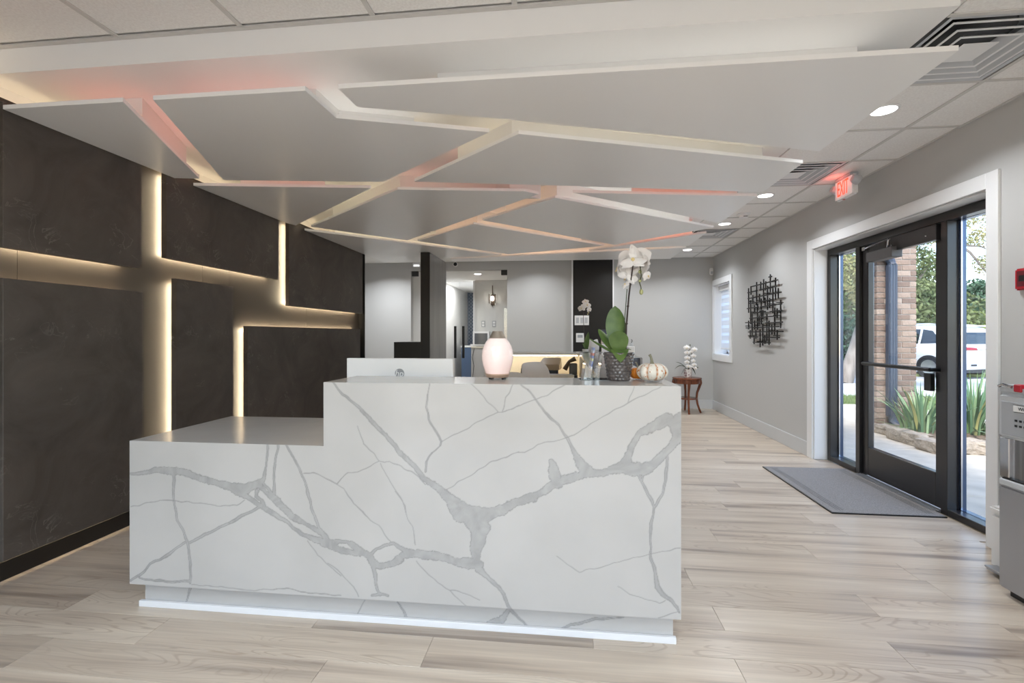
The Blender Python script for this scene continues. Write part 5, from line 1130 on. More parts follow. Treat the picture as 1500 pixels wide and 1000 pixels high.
# switches on the pilaster
t = thing('light_switch', 'white plate of light switches on the black pilaster', 'light switch', (0.295, 8.37, 1.53))
MB().box(-0.125, 0.125, -0.008, 0, -0.085, 0.085).build('plate', M_WHTPL, t, bevel=0.003)
for k in range(3): MB().box(-0.10 + k * 0.075, -0.05 + k * 0.075, -0.014, -0.008, -0.05, 0.05).build('rocker', M_SILVER, t, bevel=0.002)
t = thing('control_panel', 'white control plate below the light switches on the black pilaster', 'control panel', (0.265, 8.37, 1.225))
MB().box(-0.07, 0.07, -0.008, 0, -0.08, 0.08).build('plate', M_WHTPL, t, bevel=0.003)
MB().box(-0.045, 0.045, -0.011, -0.008, 0.0, 0.05).build('display', M_GREYPL, t)

# ---- side table with orchid
t = thing('side_table', 'round red-brown wooden side table with curved legs in the far corner', 'table', (1.995, 8.02, 0))
MB().lathe([(0.0001, 0.545), (0.20, 0.545), (0.222, 0.550), (0.23, 0.562), (0.226, 0.575), (0.0001, 0.577)], n=48).build('tabletop', M_WOOD2, t, smooth=True)
MB().lathe([(0.190, 0.48), (0.205, 0.48), (0.205, 0.545), (0.190, 0.545)], n=48).build('apron', M_WOOD2, t)
MB().lathe([(0.0001, 0.225), (0.155, 0.225), (0.158, 0.235), (0.155, 0.247), (0.0001, 0.247)], n=40).build('shelf', M_WOOD2, t, smooth=True)
for k in range(4):
    a = math.radians(-95 + 90 * k)
    ca, sa = math.cos(a), math.sin(a)
    P = [(0.205, 0.545), (0.212, 0.49), (0.19, 0.42), (0.158, 0.33), (0.150, 0.24), (0.165, 0.14), (0.195, 0.05), (0.215, 0.0)]
    MB().tube([(r_ * ca, r_ * sa, z) for r_, z in P], [0.024, 0.026, 0.022, 0.019, 0.018, 0.017, 0.016, 0.017], 8).build('leg', M_WOOD2, t, smooth=True)
t = thing('table_orchid', 'white orchid with a double row of blooms in a patterned pot on the side table', 'orchid', (2.0, 7.99, 0.578))
M_POT2 = mat('patterned_pot', (226, 222, 218), 0.3, noise=(34, (150, 120, 124), 0.5, 0.62, 2))
MB().lathe([(0.052, 0), (0.058, 0.005), (0.062, 0.10), (0.058, 0.135), (0.054, 0.135), (0.052, 0.12), (0.0001, 0.118)], n=32).build('pot', M_POT2, t, smooth=True)
for (tp, w_, sg, sd) in [((-0.20, -0.03, 0.25), 0.045, 0.035, (0.2, 1, 0.3)), ((-0.21, 0.0, 0.13), 0.05, 0.07, (0, 1, 0.2)), ((-0.12, -0.06, 0.04), 0.05, 0.06, (0.4, 1, 0)), ((0.11, -0.05, 0.05), 0.06, 0.07, (-0.3, 1, 0)), ((0.09, 0.02, 0.18), 0.04, 0.03, (0, 1, 0))]:
    leaf_mb((0, 0, 0.125), tp, w_, sd, 10, sg, 0.2).build('leaf', mat('dark_leaf', (52, 66, 40), 0.35) if 'dark_leaf' not in bpy.data.materials else bpy.data.materials['dark_leaf'], t, smooth=True)
for s_ in (0, 1):
    MB().tube([(0.0, 0, 0.12), (0.02 + 0.02 * s_, 0, 0.28), (0.03 + 0.04 * s_, 0, 0.45), (0.04 + .05 * s_, -0.01, 0.54 - 0.04 * s_)], [0.005, 0.004, 0.004, 0.002], 6).build('flower_stem', M_STEM, t, smooth=True)
for (dx, dz, s_) in [(-0.02, 0.485, .10), (0.105, 0.455, .10), (-0.015, 0.405, .085), (0.09, 0.35, .09), (-0.01, 0.32, .09), (0.085, 0.27, .08), (-0.015, 0.25, .08), (0.10, 0.205, .085), (0.005, 0.185, .08), (0.055, 0.16, .075), (0.05, 0.42, .07), (0.12, 0.15, .06)]:
    o = flower_mb((dx, -0.02, dz), (dx * 3 - 0.1, -1, 0.1), s_, 0).build('flower', M_PETAL, t, smooth=True); lip_mb((dx, -0.02, dz), (0, -1, 0), s_).build('lip', M_PETAL2, o, smooth=True)
MB().ball((0.15, -0.02, 0.165), 0.012).ball((0.03, -0.02, 0.53), 0.010).build('bud', M_STEM, t, smooth=True)

# ================================================================ OUTSIDE
# brick veneer edges of the front wall beside the entrance
lot = struct(MB().box(2.9, 90, -25, 120, -0.5, -0.20).build('ground', M_ASPH))
struct(MB().box(-14, 2.9, -25, YB - 0.14, -0.5, -0.04).build('ground_front', M_CONC))
# walk slabs
wk = struct(MB().box(2.9, 6.3, -4, 9.55, -0.30, -0.045).build('sidewalk', M_CONC))
for i, (xa, xb) in enumerate(((2.78, 4.55), (4.55, 6.3))):
    yy = -3.9; k = 0
    while yy < 9.5:
        y1 = min(yy + 1.62, 9.54)
        box(xa + 0.006, xb - 0.006, yy + 0.006, y1 - 0.006, -0.045, -0.03, 'concrete_slab', M_CONC, wk, bevel=0.004)
        yy = y1 + 0.0001
# brick pier
pier = thing('brick_pier', 'tan brick pier outside the glass door', 'pier', (4.25, 6.98, -0.03))
PWX, PWY, PH = 0.50, 0.44, 2.93
MB().box(0.008, PWX - 0.008, 0.008, PWY - 0.008, 0, PH).build('mortar_core', M_MORTAR, pier)
bh, bl_, ms = 0.0645, 0.205, 0.0105
bc = {}
def brick(x0, x1, y0, y1, z0, z1, par):
    key = (round(x1 - x0, 3), round(y1 - y0, 3))
    if key not in bc:
        hx, hy = (x1 - x0) / 2, (y1 - y0) / 2
        o = MB().box(-hx, hx, -hy, hy, -bh / 2, bh / 2).build('brick', M_BRICKS, par, bevel=0.003); bc[key] = o.data
    else:
        o = bpy.data.objects.new('brick', bc[key]); COL.objects.link(o); o.parent = par
    o.location = ((x0 + x1) / 2, (y0 + y1) / 2, (z0 + z1) / 2)
def brick_mat():
    m = mat('brick_random', (150, 122, 102), 0.88, spec=0.15); nt = m.node_tree; b = nt.nodes['Principled BSDF']
    oi = nt.nodes.new('ShaderNodeObjectInfo'); rp = nt.nodes.new('ShaderNodeValToRGB'); e = rp.color_ramp.elements
    e[0].color = lin(112, 96, 86); e[1].color = lin(160, 144, 130); q = e.new(0.5); q.color = lin(138, 120, 106)
    tc = nt.nodes.new('ShaderNodeTexCoord'); nz = nt.nodes.new('ShaderNodeTexNoise'); nz.inputs['Scale'].default_value = 40
    mx = nt.nodes.new('ShaderNodeMix'); mx.data_type = 'RGBA'; mx.blend_type = 'OVERLAY'; mx.inputs[0].default_value = 0.4
    nt.links.new(oi.outputs['Random'], rp.inputs[0]); nt.links.new(tc.outputs['Object'], nz.inputs['Vector'])
    nt.links.new(rp.outputs[0], mx.inputs[6]); nt.links.new(nz.outputs[0], mx.inputs[7]); nt.links.new(mx.outputs[2], b.inputs['Base Color']); return m
M_BRICKS = brick_mat()
rows = int(PH / (bh + ms))
for r_ in range(rows):
    z0 = r_ * (bh + ms) + ms
    off = 0 if r_ % 2 == 0 else -0.108
    x = off
    while x < PWX - 0.01:
        a, b_ = max(0, x), min(PWX, x + bl_)
        if b_ - a > 0.02: brick(a, b_, -0.002 + random.uniform(-.002, .002), 0.1, z0, z0 + bh, pier)
        x += bl_ + ms
    yy = 0.112 if r_ % 2 == 0 else 0.112 - 0.05
    yy = max(yy, 0.112)
    off = 0.112 if r_ % 2 else 0.112 + 0.108
    spans = [(0.112, 0.315), (0.326, PWY)] if r_ % 2 else [(0.112, 0.21), (0.221, PWY - 0.0)]
    for a, b_ in spans: brick(random.uniform(-.002, .002), 0.1, a, b_, z0, z0 + bh, pier)
# brick edge of the front wall at the far side of the entrance
bw = struct(MB().box(2.792, 2.812, 5.155, 7.5, -0.3, 3.1).box(2.792, 2.812, 7.5, 8.5, -0.3, 0.85).box(2.792, 2.812, 7.5, 8.5, 2.2, 3.1).box(2.792, 2.812, 8.5, 8.9, -0.3, 3.1).build('wall_brick', M_MORTAR))
bc2 = bc; bc = {}
for r_ in range(rows - 1):
    z0 = -0.03 + r_ * (bh + ms) + ms
    brick(2.792, 2.818, 5.151, 5.36 if r_ % 2 else 5.26, z0, z0 + bh, bw)
# downspout on the pier
t = thing('downspout', 'dark ribbed metal downspout running down the brick pier', 'downspout', (4.40, 6.922, -0.03))
MB().box(-0.055, 0.055, -0.045, 0.04, 0.20, 2.26).build('pipe', M_SPOUT, t, bevel=0.01, seg=2)
for k in range(3):
    MB().box(-0.042 + k * 0.034, -0.030 + k * 0.034, -0.050, -0.044, 0.20, 2.26).build('pipe_rib', M_SPOUT, t)
n = 9
for k in range(n):
    a0 = PI / 2 * k / n; a1 = PI / 2 * (k + 1) / n; R0 = 0.10
    c0 = Vector((-0.10 + R0 * math.cos(a0) - 0.0, 0, 2.26 + R0 * math.sin(a0))); c1 = Vector((-0.10 + R0 * math.cos(a1), 0, 2.26 + R0 * math.sin(a1)))
    MB().tube([c0, c1], [0.062, 0.056], 8, 0.8).build('elbow_rib', M_SPOUT, t)
MB().tube([(-0.10, 0, 2.36), (-0.42, 0, 2.40)], 0.055, 8, 0.8).build('upper_pipe', M_SPOUT, t)
MB().tube([(0, 0, 0.22), (0.005, -0.02, 0.14), (0.03, -0.06, 0.09), (0.10, -0.13, 0.055)], [0.055, 0.056, 0.056, 0.06], 8, 0.8).build('outlet_elbow', M_SPOUT, t, smooth=True)
# planting bed
struct(MB().prism([(4.18, 6.9), (4.12, 5.90), (4.5, 5.80), (6.2, 5.80), (6.2, 6.9)], -0.05, 0.075).build('trim_5', M_SOIL))
edg = thing('bed_edging', 'low edging of rough stone blocks around the iris bed', 'edging', (0, 0, 0))
def stone(cx, cy, lx, ly, h, rz):
    bm = bmesh.new(); bmesh.ops.create_cube(bm, size=1)
    bmesh.ops.subdivide_edges(bm, edges=bm.edges[:], cuts=3, use_grid_fill=True)
    for v in bm.verts:
        v.co.x *= lx; v.co.y *= ly; v.co.z *= h
        k = 0.10
        v.co += Vector((random.uniform(-1, 1) * lx * k * .4, random.uniform(-1, 1) * ly * k * .4, random.uniform(-1, 1) * h * k))
        r2 = (abs(v.co.x) / lx * 2) ** 4 + (abs(v.co.z) / h * 2) ** 4 + (abs(v.co.y) / ly * 2) ** 4
        if r2 > 1.6: v.co *= 0.93
    me = bpy.data.meshes.new('stone'); bm.to_mesh(me); bm.free(); me.materials.append(M_STONE)
    o = bpy.data.objects.new('stone', me); COL.objects.link(o); o.parent = edg; o.location = (cx, cy, -0.03 + h / 2); o.rotation_euler = (0, 0, rz)
for (cx, cy, lx, ly, h, rz) in [(4.20, 6.66, 0.17, 0.36, 0.12, 0.1), (4.13, 6.20, 0.19, 0.52, 0.14, 0.03), (4.11, 5.74, 0.22, 0.34, 0.13, 0.15), (4.42, 5.73, 0.34, 0.20, 0.15, -0.05), (4.79, 5.70, 0.36, 0.21, 0.16, 0.03), (5.18, 5.71, 0.38, 0.2, 0.14, 0.0), (5.6, 5.7, 0.4, 0.2, 0.15, 0.04), (6.02, 5.72, 0.4, 0.2, 0.14, 0)]:
    stone(cx, cy, lx, ly, h, rz)
def iris(label, loc, n, hgt, spread, seed):
    rg = random.Random(seed)
    t = thing('iris_clump', label, 'plant', loc)
    ms_ = [mat('iris_leaf', c, 0.5) for c in ((86, 120, 88), (112, 142, 96), (136, 160, 118), (168, 164, 104))] if 'iris_leaf' not in bpy.data.materials else [bpy.data.materials[k] for k in ('iris_leaf', 'iris_leaf.001', 'iris_leaf.002', 'iris_leaf.003')]
    for k in range(n):
        a = rg.uniform(0, 2 * PI); q = rg.uniform(0.0, 0.22); h = hgt * rg.uniform(0.55, 1.05); ln = rg.uniform(0.1, 1.0) * spread
        b0 = Vector((q * math.cos(a), q * math.sin(a), 0)); d = Vector((math.cos(a + rg.uniform(-.5, .5)), math.sin(a + rg.uniform(-.5, .5)), 0))
        if rg.random() < 0.12: h *= 0.3; ln *= 1.5
        side = Vector((-d.y, d.x, 0)) + Vector((rg.uniform(-.6, .6), rg.uniform(-.6, .6), 0)); side.normalize()
        m_ = MB(); vs = []; N_ = 6; w0 = rg.uniform(0.022, 0.036)
        for i in range(N_ + 1):
            u = i / N_; c = b0 + d * (ln * u ** 1.7) + Vector((0, 0, h * (u - 0.18 * u * u * ln / spread)))
            w_ = w0 * (1 - u ** 2.5) * 0.5 + 0.0006
            vs += [c - side * w_, c + side * w_]
        m_.add(vs, [(2 * i, 2 * i + 1, 2 * i + 3, 2 * i + 2) for i in range(N_)])
        m_.build('leaf', ms_[rg.choices((0, 1, 2, 3), (5, 5, 3, 1))[0]], t, smooth=True)
    return t
iris('clump of sword-leaved iris seen through the glass door', (4.42, 6.42, 0.07), 95, 0.66, 0.42, 3)
iris('clump of sword-leaved iris seen through the right-hand sidelight', (4.97, 6.35, 0.07), 140, 0.80, 0.62, 5)
iris('clump of iris furthest along the stone edged bed', (5.6, 6.3, 0.07), 50, 0.66, 0.5, 9)
# grass strip and kerb
M_GRASS = mat('lawn', (96, 108, 64), 0.95, noise=(9, (140, 146, 92), 0.35, 0.7, 8))
struct(MB().box(3.6, 9.0, 9.6, 11.4, -0.5, -0.10).build('lawn', M_GRASS))
gs = MB(); rg = random.Random(2)
for k in range(9000):
    x, y = rg.uniform(3.7, 8.0), rg.uniform(9.6, 11.4); a = rg.uniform(0, PI); h = rg.uniform(0.03, 0.09); dx, dy = 0.006 * math.cos(a), 0.006 * math.sin(a)
    gs.add([(x - dx, y - dy, -0.10), (x + dx, y + dy, -0.10), (x + rg.uniform(-.03, .03), y + rg.uniform(-.03, .03), -0.10 + h)], [(0, 1, 2)])
g_ = gs.build('grass', mat('grass_blade', (104, 124, 66), 0.9)); tag(g_, 'short green grass strip beyond the sidewalk', 'grass', kind='stuff')
struct(MB().box(4.5, 40, 18.2, 19.2, -0.3, -0.1).build('lawn_far', M_GRASS))

# ---- car: white sport utility vehicle seen from behind and to its left
car = thing('car', 'white sport utility car parked outside, seen from its rear left corner', 'car', (13.84, 17.34, -0.20), math.radians(20))
# local axes: +y forward (away), x to the right; rear at y = 0
ST = [ # y, half width, z bottom, z belt, z roof, roof half width
 (0.00, 0.86, 0.42, 1.00, 1.02, 0.80), (0.06, 0.94, 0.34, 1.08, 1.16, 0.80), (0.16, 0.97, 0.30, 1.12, 1.52, 0.70), (0.34, 0.985, 0.28, 1.13, 1.72, 0.66), (0.7, 0.995, 0.27, 1.12, 1.79, 0.67),
 (1.3, 1.0, 0.27, 1.11, 1.82, 0.68), (2.2, 1.0, 0.27, 1.09, 1.82, 0.68), (2.9, 1.0, 0.27, 1.07, 1.76, 0.66), (3.4, 1.0, 0.27, 1.06, 1.50, 0.62), (3.8, 0.995, 0.28, 1.05, 1.16, 0.75), (4.5, 0.97, 0.30, 1.00, 1.06, 0.78), (5.0, 0.90, 0.36, 0.88, 0.92, 0.72), (5.12, 0.80, 0.45, 0.75, 0.80, 0.62)]
def sect(s_):
    y, w_, zb, zm, zr, rw = s_
    half = [(0, zb), (w_ * 0.86, zb), (w_ * 0.985, zb + 0.10), (w_, zb + (zm - zb) * 0.55), (w_ * 0.975, zm - 0.03), (w_ * 0.95, zm), (rw + (w_ * .95 - rw) * 0.5, zm + (zr - zm) * 0.5), (rw + 0.05, zr - 0.06), (rw * 0.88, zr - 0.01), (0, zr + 0.015)]
    return [(x, y, z) for x, z in half]
vs = []; K = 10
for s_ in ST:
    h_ = sect(s_); vs += h_ + [(-x, y, z) for x, y, z in h_]
fs = []; NS = len(ST)
for i in range(NS - 1):
    for k in range(K - 1):
        a, b_ = i * 2 * K + k, (i + 1) * 2 * K + k
        fs.append((a, a + 1, b_ + 1, b_)[::-1]); a += K; b_ += K; fs.append((a, a + 1, b_ + 1, b_))
for k in range(K - 1):
    fs.append((k, k + 1, K + k + 1, K + k)); e_ = (NS - 1) * 2 * K; fs.append((e_ + k, e_ + K + k, e_ + K + k + 1, e_ + k + 1))
body = MB().add(vs, fs).build('body', M_CAR, car, smooth=True, weld=True)
def surf_x(y, z, sgn=-1, off=0.008):
    """half width of the body at (y, z)"""
    for i in range(NS - 1):
        if ST[i][0] <= y <= ST[i + 1][0]:
            q = (y - ST[i][0]) / (ST[i + 1][0] - ST[i][0]); s_ = tuple(a + (b - a) * q for a, b in zip(ST[i], ST[i + 1])); break
    h_ = sect(s_)
    for (x0, _, z0), (x1, _, z1) in zip(h_[1:-1], h_[2:]):
        if z0 <= z <= z1: return sgn * (x0 + (x1 - x0) * (z - z0) / max(1e-6, z1 - z0) + off)
    return sgn * (h_[-2][0] + off)
def side_patch(name, pts_lo, pts_hi, m, sgn=-1, off=0.008, n=6, nz=4):
    """curved patch on the car's flank between a lower and an upper (y, z) line"""
    def il(P, q):
        k = q * (len(P) - 1); i = min(int(k), len(P) - 2); f_ = k - i; return (P[i][0] + (P[i + 1][0] - P[i][0]) * f_, P[i][1] + (P[i + 1][1] - P[i][1]) * f_)
    vs = []
    for i in range(n + 1):
        lo_, hi_ = il(pts_lo, i / n), il(pts_hi, i / n)
        for j in range(nz + 1):
            q = j / nz; y, z = lo_[0] + (hi_[0] - lo_[0]) * q, lo_[1] + (hi_[1] - lo_[1]) * q
            vs.append((surf_x(y, z, sgn, off), y, z))
    return MB().add(vs, [(i * (nz + 1) + j, i * (nz + 1) + j + 1, (i + 1) * (nz + 1) + j + 1, (i + 1) * (nz + 1) + j) for i in range(n) for j in range(nz)]).build(name, m, car, smooth=True)
M_TRIMBLK = mat('car_black_trim', (44, 46, 50), 0.5)
for sg in (-1, 1):
    side_patch('side_window', [(0.62, 1.20), (1.28, 1.17)], [(0.98, 1.62), (1.30, 1.68)], M_CARGLASS, sg)
    side_patch('side_window', [(1.36, 1.16), (2.22, 1.14)], [(1.38, 1.68), (2.24, 1.70)], M_CARGLASS, sg)
    side_patch('side_window', [(2.32, 1.14), (3.35, 1.12)], [(2.34, 1.69), (2.92, 1.60)], M_CARGLASS, sg)
    side_patch('sill_trim', [(0.5, 0.30), (4.6, 0.32)], [(0.5, 0.40), (4.6, 0.42)], M_TRIMBLK, sg, 0.012)
    for yy in (0.95, 4.05):
        wm = Matrix.Translation((sg * 0.90, yy, 0.37)) @ Matrix.Rotation(PI / 2, 4, 'Y')
        a = MB().lathe([(0.405, -0.118), (0.405, 0.112), (0.385, 0.118)], n=36); a.v = [tuple(wm @ Vector(v)) for v in a.v]; a.build('wheel_arch', M_TRIMBLK, car, smooth=True)
        a = MB().lathe([(0.24, -0.115), (0.35, -0.12), (0.375, -0.09), (0.375, 0.09), (0.35, 0.137), (0.25, 0.14)], n=36); a.v = [tuple(wm @ Vector(v)) for v in a.v]; wh = a.build('wheel', M_TYRE, car, smooth=True)
        a = MB().lathe([(0.25, 0.10), (0.24, 0.139), (0.07, 0.12), (0.0001, 0.13)] if sg > 0 else [(0.25, -0.10), (0.24, -0.139), (0.07, -0.12), (0.0001, -0.13)], n=30); a.v = [tuple(wm @ Vector(v)) for v in a.v]; a.build('rim', M_STEEL, wh, smooth=True)
    lp = side_patch('tail_light_side', [(0.03, 0.96), (0.45, 1.02)], [(0.05, 1.08), (0.45, 1.07)], mat('tail_red', (150, 20, 30), 0.15) if 'tail_red' not in bpy.data.materials else bpy.data.materials['tail_red'], sg, 0.014)
    MB().tube([(sg * 0.64, 0.55, 1.80), (sg * 0.66, 1.2, 1.88), (sg * 0.66, 2.5, 1.87), (sg * 0.62, 2.95, 1.78)], 0.018, 6).build('roof_rail', M_SILVER, car, smooth=True)
# rear face pieces
def rear_y(z):
    P = [(0.42, 0.0), (1.0, 0.0), (1.16, 0.06), (1.52, 0.16), (1.72, 0.34)]
    for (z0, y0), (z1, y1) in zip(P[:-1], P[1:]):
        if z0 <= z <= z1: return y0 + (y1 - y0) * (z - z0) / (z1 - z0)
    return 0.0 if z < 0.42 else 0.34
def rear_patch(name, quad, m, off=0.012):
    vs = []; n = 6
    for i in range(n + 1):
        for j in range(n + 1):
            u, v = i / n, j / n
            lo_ = (quad[0][0] + (quad[1][0] - quad[0][0]) * u, quad[0][1] + (quad[1][1] - quad[0][1]) * u)
            hi_ = (quad[3][0] + (quad[2][0] - quad[3][0]) * u, quad[3][1] + (quad[2][1] - quad[3][1]) * u)
            x, z = lo_[0] + (hi_[0] - lo_[0]) * v, lo_[1] + (hi_[1] - lo_[1]) * v
            vs.append((x, rear_y(z) - off, z))
    return MB().add(vs, [(i * (n + 1) + j, (i + 1) * (n + 1) + j, (i + 1) * (n + 1) + j + 1, i * (n + 1) + j + 1) for i in range(n) for j in range(n)]).build(name, m, car, smooth=True)
rear_patch('rear_window', [(-0.70, 1.18), (0.70, 1.18), (0.60, 1.56), (-0.60, 1.56)], M_CARGLASS, 0.03)
M_TAIL = bpy.data.materials['tail_red']
rear_patch('tail_light', [(-0.86, 0.97), (-0.30, 0.97), (-0.30, 1.045), (-0.84, 1.08)], M_TAIL, 0.03)
rear_patch('tail_light', [(0.30, 0.97), (0.86, 0.97), (0.84, 1.08), (0.30, 1.045)], M_TAIL, 0.03)
rear_patch('chrome_strip', [(-0.30, 0.985), (0.30, 0.985), (0.30, 1.02), (-0.30, 1.02)], M_CHROME, 0.03)
rear_patch('bumper_trim', [(-0.80, 0.43), (0.80, 0.43), (0.84, 0.52), (-0.84, 0.52)], M_SILVER, 0.04)
rear_patch('exhaust_tip', [(-0.62, 0.445), (-0.36, 0.445), (-0.36, 0.505), (-0.62, 0.505)], M_TRIMBLK, 0.055)
rear_patch('exhaust_tip', [(0.36, 0.445), (0.62, 0.445), (0.62, 0.505), (0.36, 0.505)], M_TRIMBLK, 0.055)
MB().box(-0.62, 0.62, 0.12, 0.40, 1.755, 1.80).build('roof_spoiler', M_CAR, car, bevel=0.015, seg=2)
MB().box(-0.8, 0.8, 0.15, 4.9, 0.20, 0.30).build('underbody', M_TRIMBLK, car)
MB().tube([(-0.93, 3.2, 1.12), (-1.08, 3.2, 1.15)], 0.03, 6).ball((-1.10, 3.2, 1.16), 0.11, 10, 6, (0.8, 0.6, 0.8)).build('wing_mirror', M_CAR, car, smooth=True)
side_patch('door_handle', [(1.45, 0.93), (1.65, 0.93)], [(1.45, 0.96), (1.65, 0.96)], M_CHROME, -1, 0.03, 2, 1)
side_patch('door_handle', [(2.45, 0.93), (2.65, 0.93)], [(2.45, 0.96), (2.65, 0.96)], M_CHROME, -1, 0.03, 2, 1)

# ---- trees and hedges
def foliage(name, blobs, n, size, m, parent, seed, flat=1.0):
    rg = np.random.RandomState(seed); per = max(1, n // len(blobs)); V = []; F = []
    for (cx, cy, cz, rx, ry, rz_) in blobs:
        d = rg.normal(size=(per, 3)); d /= np.linalg.norm(d, axis=1)[:, None]; d *= (rg.rand(per) ** 0.33)[:, None]
        c = np.array([cx, cy, cz]) + d * np.array([rx, ry, rz_])
        a = rg.normal(size=(per, 3)); a /= np.linalg.norm(a, axis=1)[:, None]; b = np.cross(a, rg.normal(size=(per, 3))); b /= np.linalg.norm(b, axis=1)[:, None]
        s = (size * (0.6 + 0.8 * rg.rand(per)))[:, None]
        q = np.stack([c - a * s, c + b * s * 0.55, c + a * s, c - b * s * 0.55], 1)
        o = len(V) * 0 + sum(len(v) for v in V); V.append(q.reshape(-1, 3))
        F.append(np.arange(per * 4).reshape(per, 4) + o)
    V = np.concatenate(V); F = np.concatenate(F)
    me = bpy.data.meshes.new(name); me.from_pydata(V.tolist(), [], F.tolist()); me.update(); me.materials.append(m)
    o = bpy.data.objects.new(name, me); COL.objects.link(o); o.parent = parent; o['kind'] = 'stuff'; return o
def leafm(name, c1, c2):
    m = mat(name, c1, 0.7, spec=0.2); nt = m.node_tree; b = nt.nodes['Principled BSDF']
    g = nt.nodes.new('ShaderNodeTexCoord'); nz = nt.nodes.new('ShaderNodeTexNoise'); nz.inputs['Scale'].default_value = 1.3; nz.inputs['Detail'].default_value = 5
    rp = nt.nodes.new('ShaderNodeValToRGB'); rp.color_ramp.elements[0].position = .35; rp.color_ramp.elements[1].position = .68
    rp.color_ramp.elements[0].color = lin(*c1); rp.color_ramp.elements[1].color = lin(*c2)
    nt.links.new(g.outputs['Object'], nz.inputs['Vector']); nt.links.new(nz.outputs[0], rp.inputs[0]); nt.links.new(rp.outputs[0], b.inputs['Base Color']); return m
M_LF1 = leafm('tree_leaf_green', (66, 82, 52), (120, 130, 88)); M_LF2 = leafm('tree_leaf_dark', (46, 70, 54), (82, 108, 84)); M_LF3 = leafm('shrub_leaf_yellow', (120, 136, 66), (168, 176, 104)); M_LF4 = leafm('tree_leaf_pale', (124, 128, 84), (176, 168, 122))
def dirp(u, y):                          # ground point on the bearing of a thing seen through the glass, at depth y
    k = (u - 750) / FPX; a, b_ = math.sin(-math.atan(77.5 / FPX)), math.cos(math.atan(77.5 / FPX))
    return ((a + b_ * k) / (b_ - a * k) * y, y)
# leaning tree beyond the far sidelight
t = thing('tree', 'tree with a thick leaning trunk beyond the parking lot', 'tree', (8.78, 15.6, -0.20))
MB().tube([(-0.2, 0, 0), (0.1, 0, 1.0), (0.5, 0.1, 2.2), (0.82, 0.2, 3.4), (1.0, 0.3, 5.2), (1.2, 0.4, 7.5)], [0.22, 0.18, 0.17, 0.16, 0.12, 0.05], 12).build('trunk', M_BARK, t, smooth=True)
MB().tube([(0.5, 0.1, 2.2), (0.05, -0.2, 3.1), (-0.5, -0.3, 4.0), (-1.0, -0.4, 5.2)], [0.10, 0.08, 0.06, 0.03], 8).tube([(0.8, 0.2, 3.3), (1.5, 0, 4.3), (2.4, -0.2, 5.0)], [0.09, 0.06, 0.03], 8).build('branch', M_BARK, t, smooth=True)
foliage('leaves', [(-0.6, -0.6, 3.3, 0.9, 0.8, 0.55), (0.4, -0.5, 2.6, 0.7, 0.6, 0.35), (-1.2, -0.3, 4.6, 1.4, 1.2, 0.9), (0.6, 0, 5.6, 2.0, 1.8, 1.2), (2.0, -0.2, 5.0, 1.2, 1.2, 0.9), (0.9, 0.3, 7.4, 2.4, 2.2, 1.6)], 8000, 0.055, M_LF4, t, 1)
# tree by the car, its branches over the door glass
px_, py_ = dirp(1387, 13.4)
t = thing('tree', 'tree with leafy drooping branches in front of the parked car', 'tree', (px_, py_, -0.20))
MB().tube([(0, 0, 0), (0.02, 0, 1.5), (-0.03, 0, 3.0), (0.1, 0, 4.8), (0.0, 0, 6.8)], [0.16, 0.13, 0.11, 0.09, 0.04], 10).build('trunk', M_BARK, t, smooth=True)
MB().tube([(-0.02, 0, 3.6), (-0.45, 0.1, 3.2), (-0.8, 0.1, 2.55), (-1.1, 0.1, 2.9)], [0.05, 0.035, 0.02, 0.01], 6).tube([(0.05, 0, 4.0), (0.55, 0, 3.6), (0.9, -0.1, 3.0), (1.0, -0.1, 2.6)], [0.05, 0.03, 0.02, 0.008], 6).tube([(0.3, 0, 3.8), (0.8, 0, 3.75), (1.3, 0, 3.5)], [0.03, 0.02, 0.008], 6).tube([(0.1, 0, 4.6), (0.9, 0.1, 4.9), (1.6, 0, 4.7)], [0.05, 0.03, 0.01], 6).tube([(0, 0, 4.4), (-0.9, 0, 4.6), (-1.6, 0, 4.2)], [0.05, 0.03, 0.01], 6).build('branch', M_BARK, t, smooth=True)
foliage('leaves', [(-0.9, 0.1, 4.2, 0.75, 0.7, 0.55), (-0.75, 0.1, 3.4, 0.55, 0.6, 0.40), (-0.95, 0.1, 2.75, 0.42, 0.5, 0.28), (-1.5, 0, 3.6, 0.6, 0.6, 0.7)], 6500, 0.036, M_LF1, t, 2)
foliage('leaves', [(0.9, 0, 4.7, 0.75, 0.6, 0.45), (1.5, 0, 4.5, 0.6, 0.6, 0.5), (0.85, 0, 4.0, 0.5, 0.5, 0.25), (0.5, 0, 5.6, 1.4, 1.2, 0.7), (-0.6, 0, 5.8, 1.4, 1.2, 0.8), (1.1, 0, 3.3, 0.45, 0.4, 0.3)], 4000, 0.036, M_LF4, t, 4)
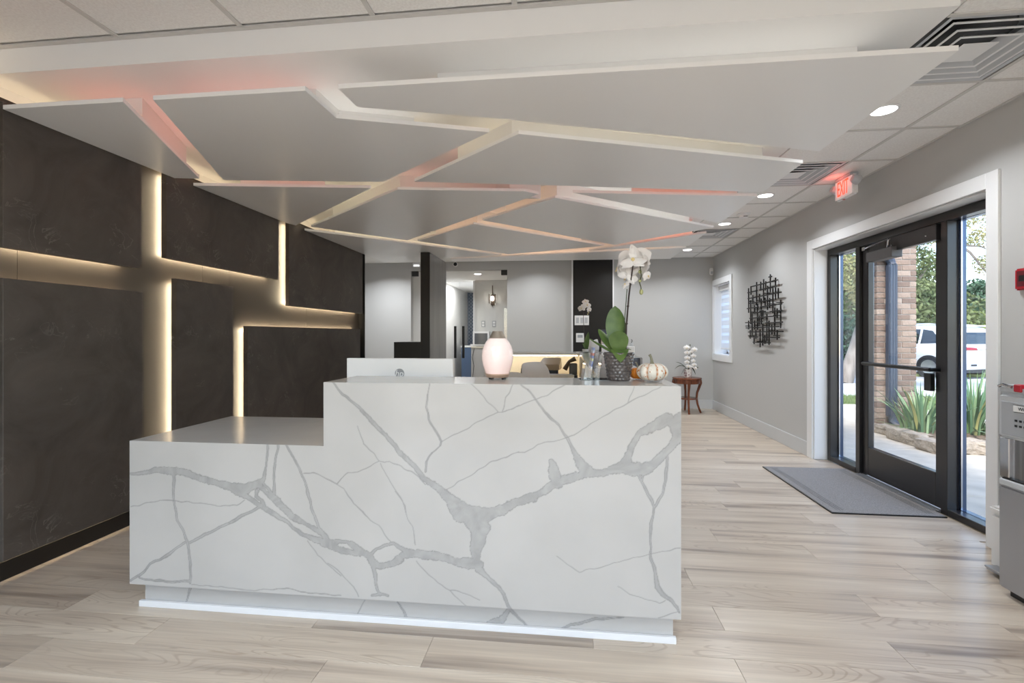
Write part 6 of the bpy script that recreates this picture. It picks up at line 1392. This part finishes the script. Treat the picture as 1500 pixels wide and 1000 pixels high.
# hedges and far trees
def hedge(label, u, y, w_, h, m, seed, name='shrub', z0=-0.2, n=6000, sz=0.075):
    x, y = dirp(u, y); t = thing(name, label, 'shrub' if name == 'shrub' else 'tree', (x, y, z0)); rg = random.Random(seed)
    MB().tube([(0, 0, 0), (0.05, 0, h * 0.45), (0, 0.05, h * 0.8)], [0.10 * h / 3, 0.07 * h / 3, 0.02], 8).build('trunk', M_BARK, t)
    bl = [(rg.uniform(-w_ / 2, w_ / 2), rg.uniform(-0.6, 0.6), h * rg.uniform(0.3, 0.72), w_ * 0.30, 0.8, h * 0.28) for _ in range(7)]
    foliage('leaves', bl, n, sz, m, t, seed)
hedge('dense dark green shrub behind the leaning trunk', 1236, 19.0, 3.0, 2.4, M_LF2, 11)
hedge('dense dark green shrub in the middle of the sidelight view', 1256, 19.6, 3.0, 2.0, M_LF2, 12)
hedge('tall green tree filling the left sidelight above the shrubs', 1244, 26, 7.5, 8.5, M_LF1, 13, 'tree', n=14000, sz=0.13)
hedge('round green tree behind the brick pier', 1290, 30, 8.0, 6.0, M_LF1, 14, 'tree', n=9000, sz=0.15)
hedge('dark green tree behind the roof of the parked car', 1352, 36, 8.0, 3.9, M_LF2, 15, 'tree', n=11000, sz=0.14)
hedge('yellow-green bush line behind the parked car', 1425, 34, 7.0, 3.6, M_LF3, 16, n=11000, sz=0.13)
hedge('dark green tree mass beyond the yellow-green bushes', 1436, 46, 9.0, 6.6, M_LF2, 17, 'tree', n=12000, sz=0.18)
hedge('dark green trees at the right end of the far tree line', 1490, 45, 9.0, 6.2, M_LF2, 18, 'tree', n=8000, sz=0.18)
hedge('dark green tree between the pier and the door stile', 1388, 44, 8.0, 4.6, M_LF2, 19, 'tree', n=8000, sz=0.17)
# overhead wires
for k, (za, zb) in enumerate(((5.2, 5.3), (4.7, 4.75), (3.2, 3.15))):
    a, b_ = dirp(1320, 28), dirp(1500, 26)
    o = MB().tube([(a[0], a[1], za), (b_[0], b_[1], zb)], 0.012, 5).build('overhead_wire', M_TRIMBLK)
    tag(o, ('topmost overhead wire beyond the parked car', 'overhead wire just below the topmost one', 'lowest overhead wire, crossing the tree line')[k], 'wire')
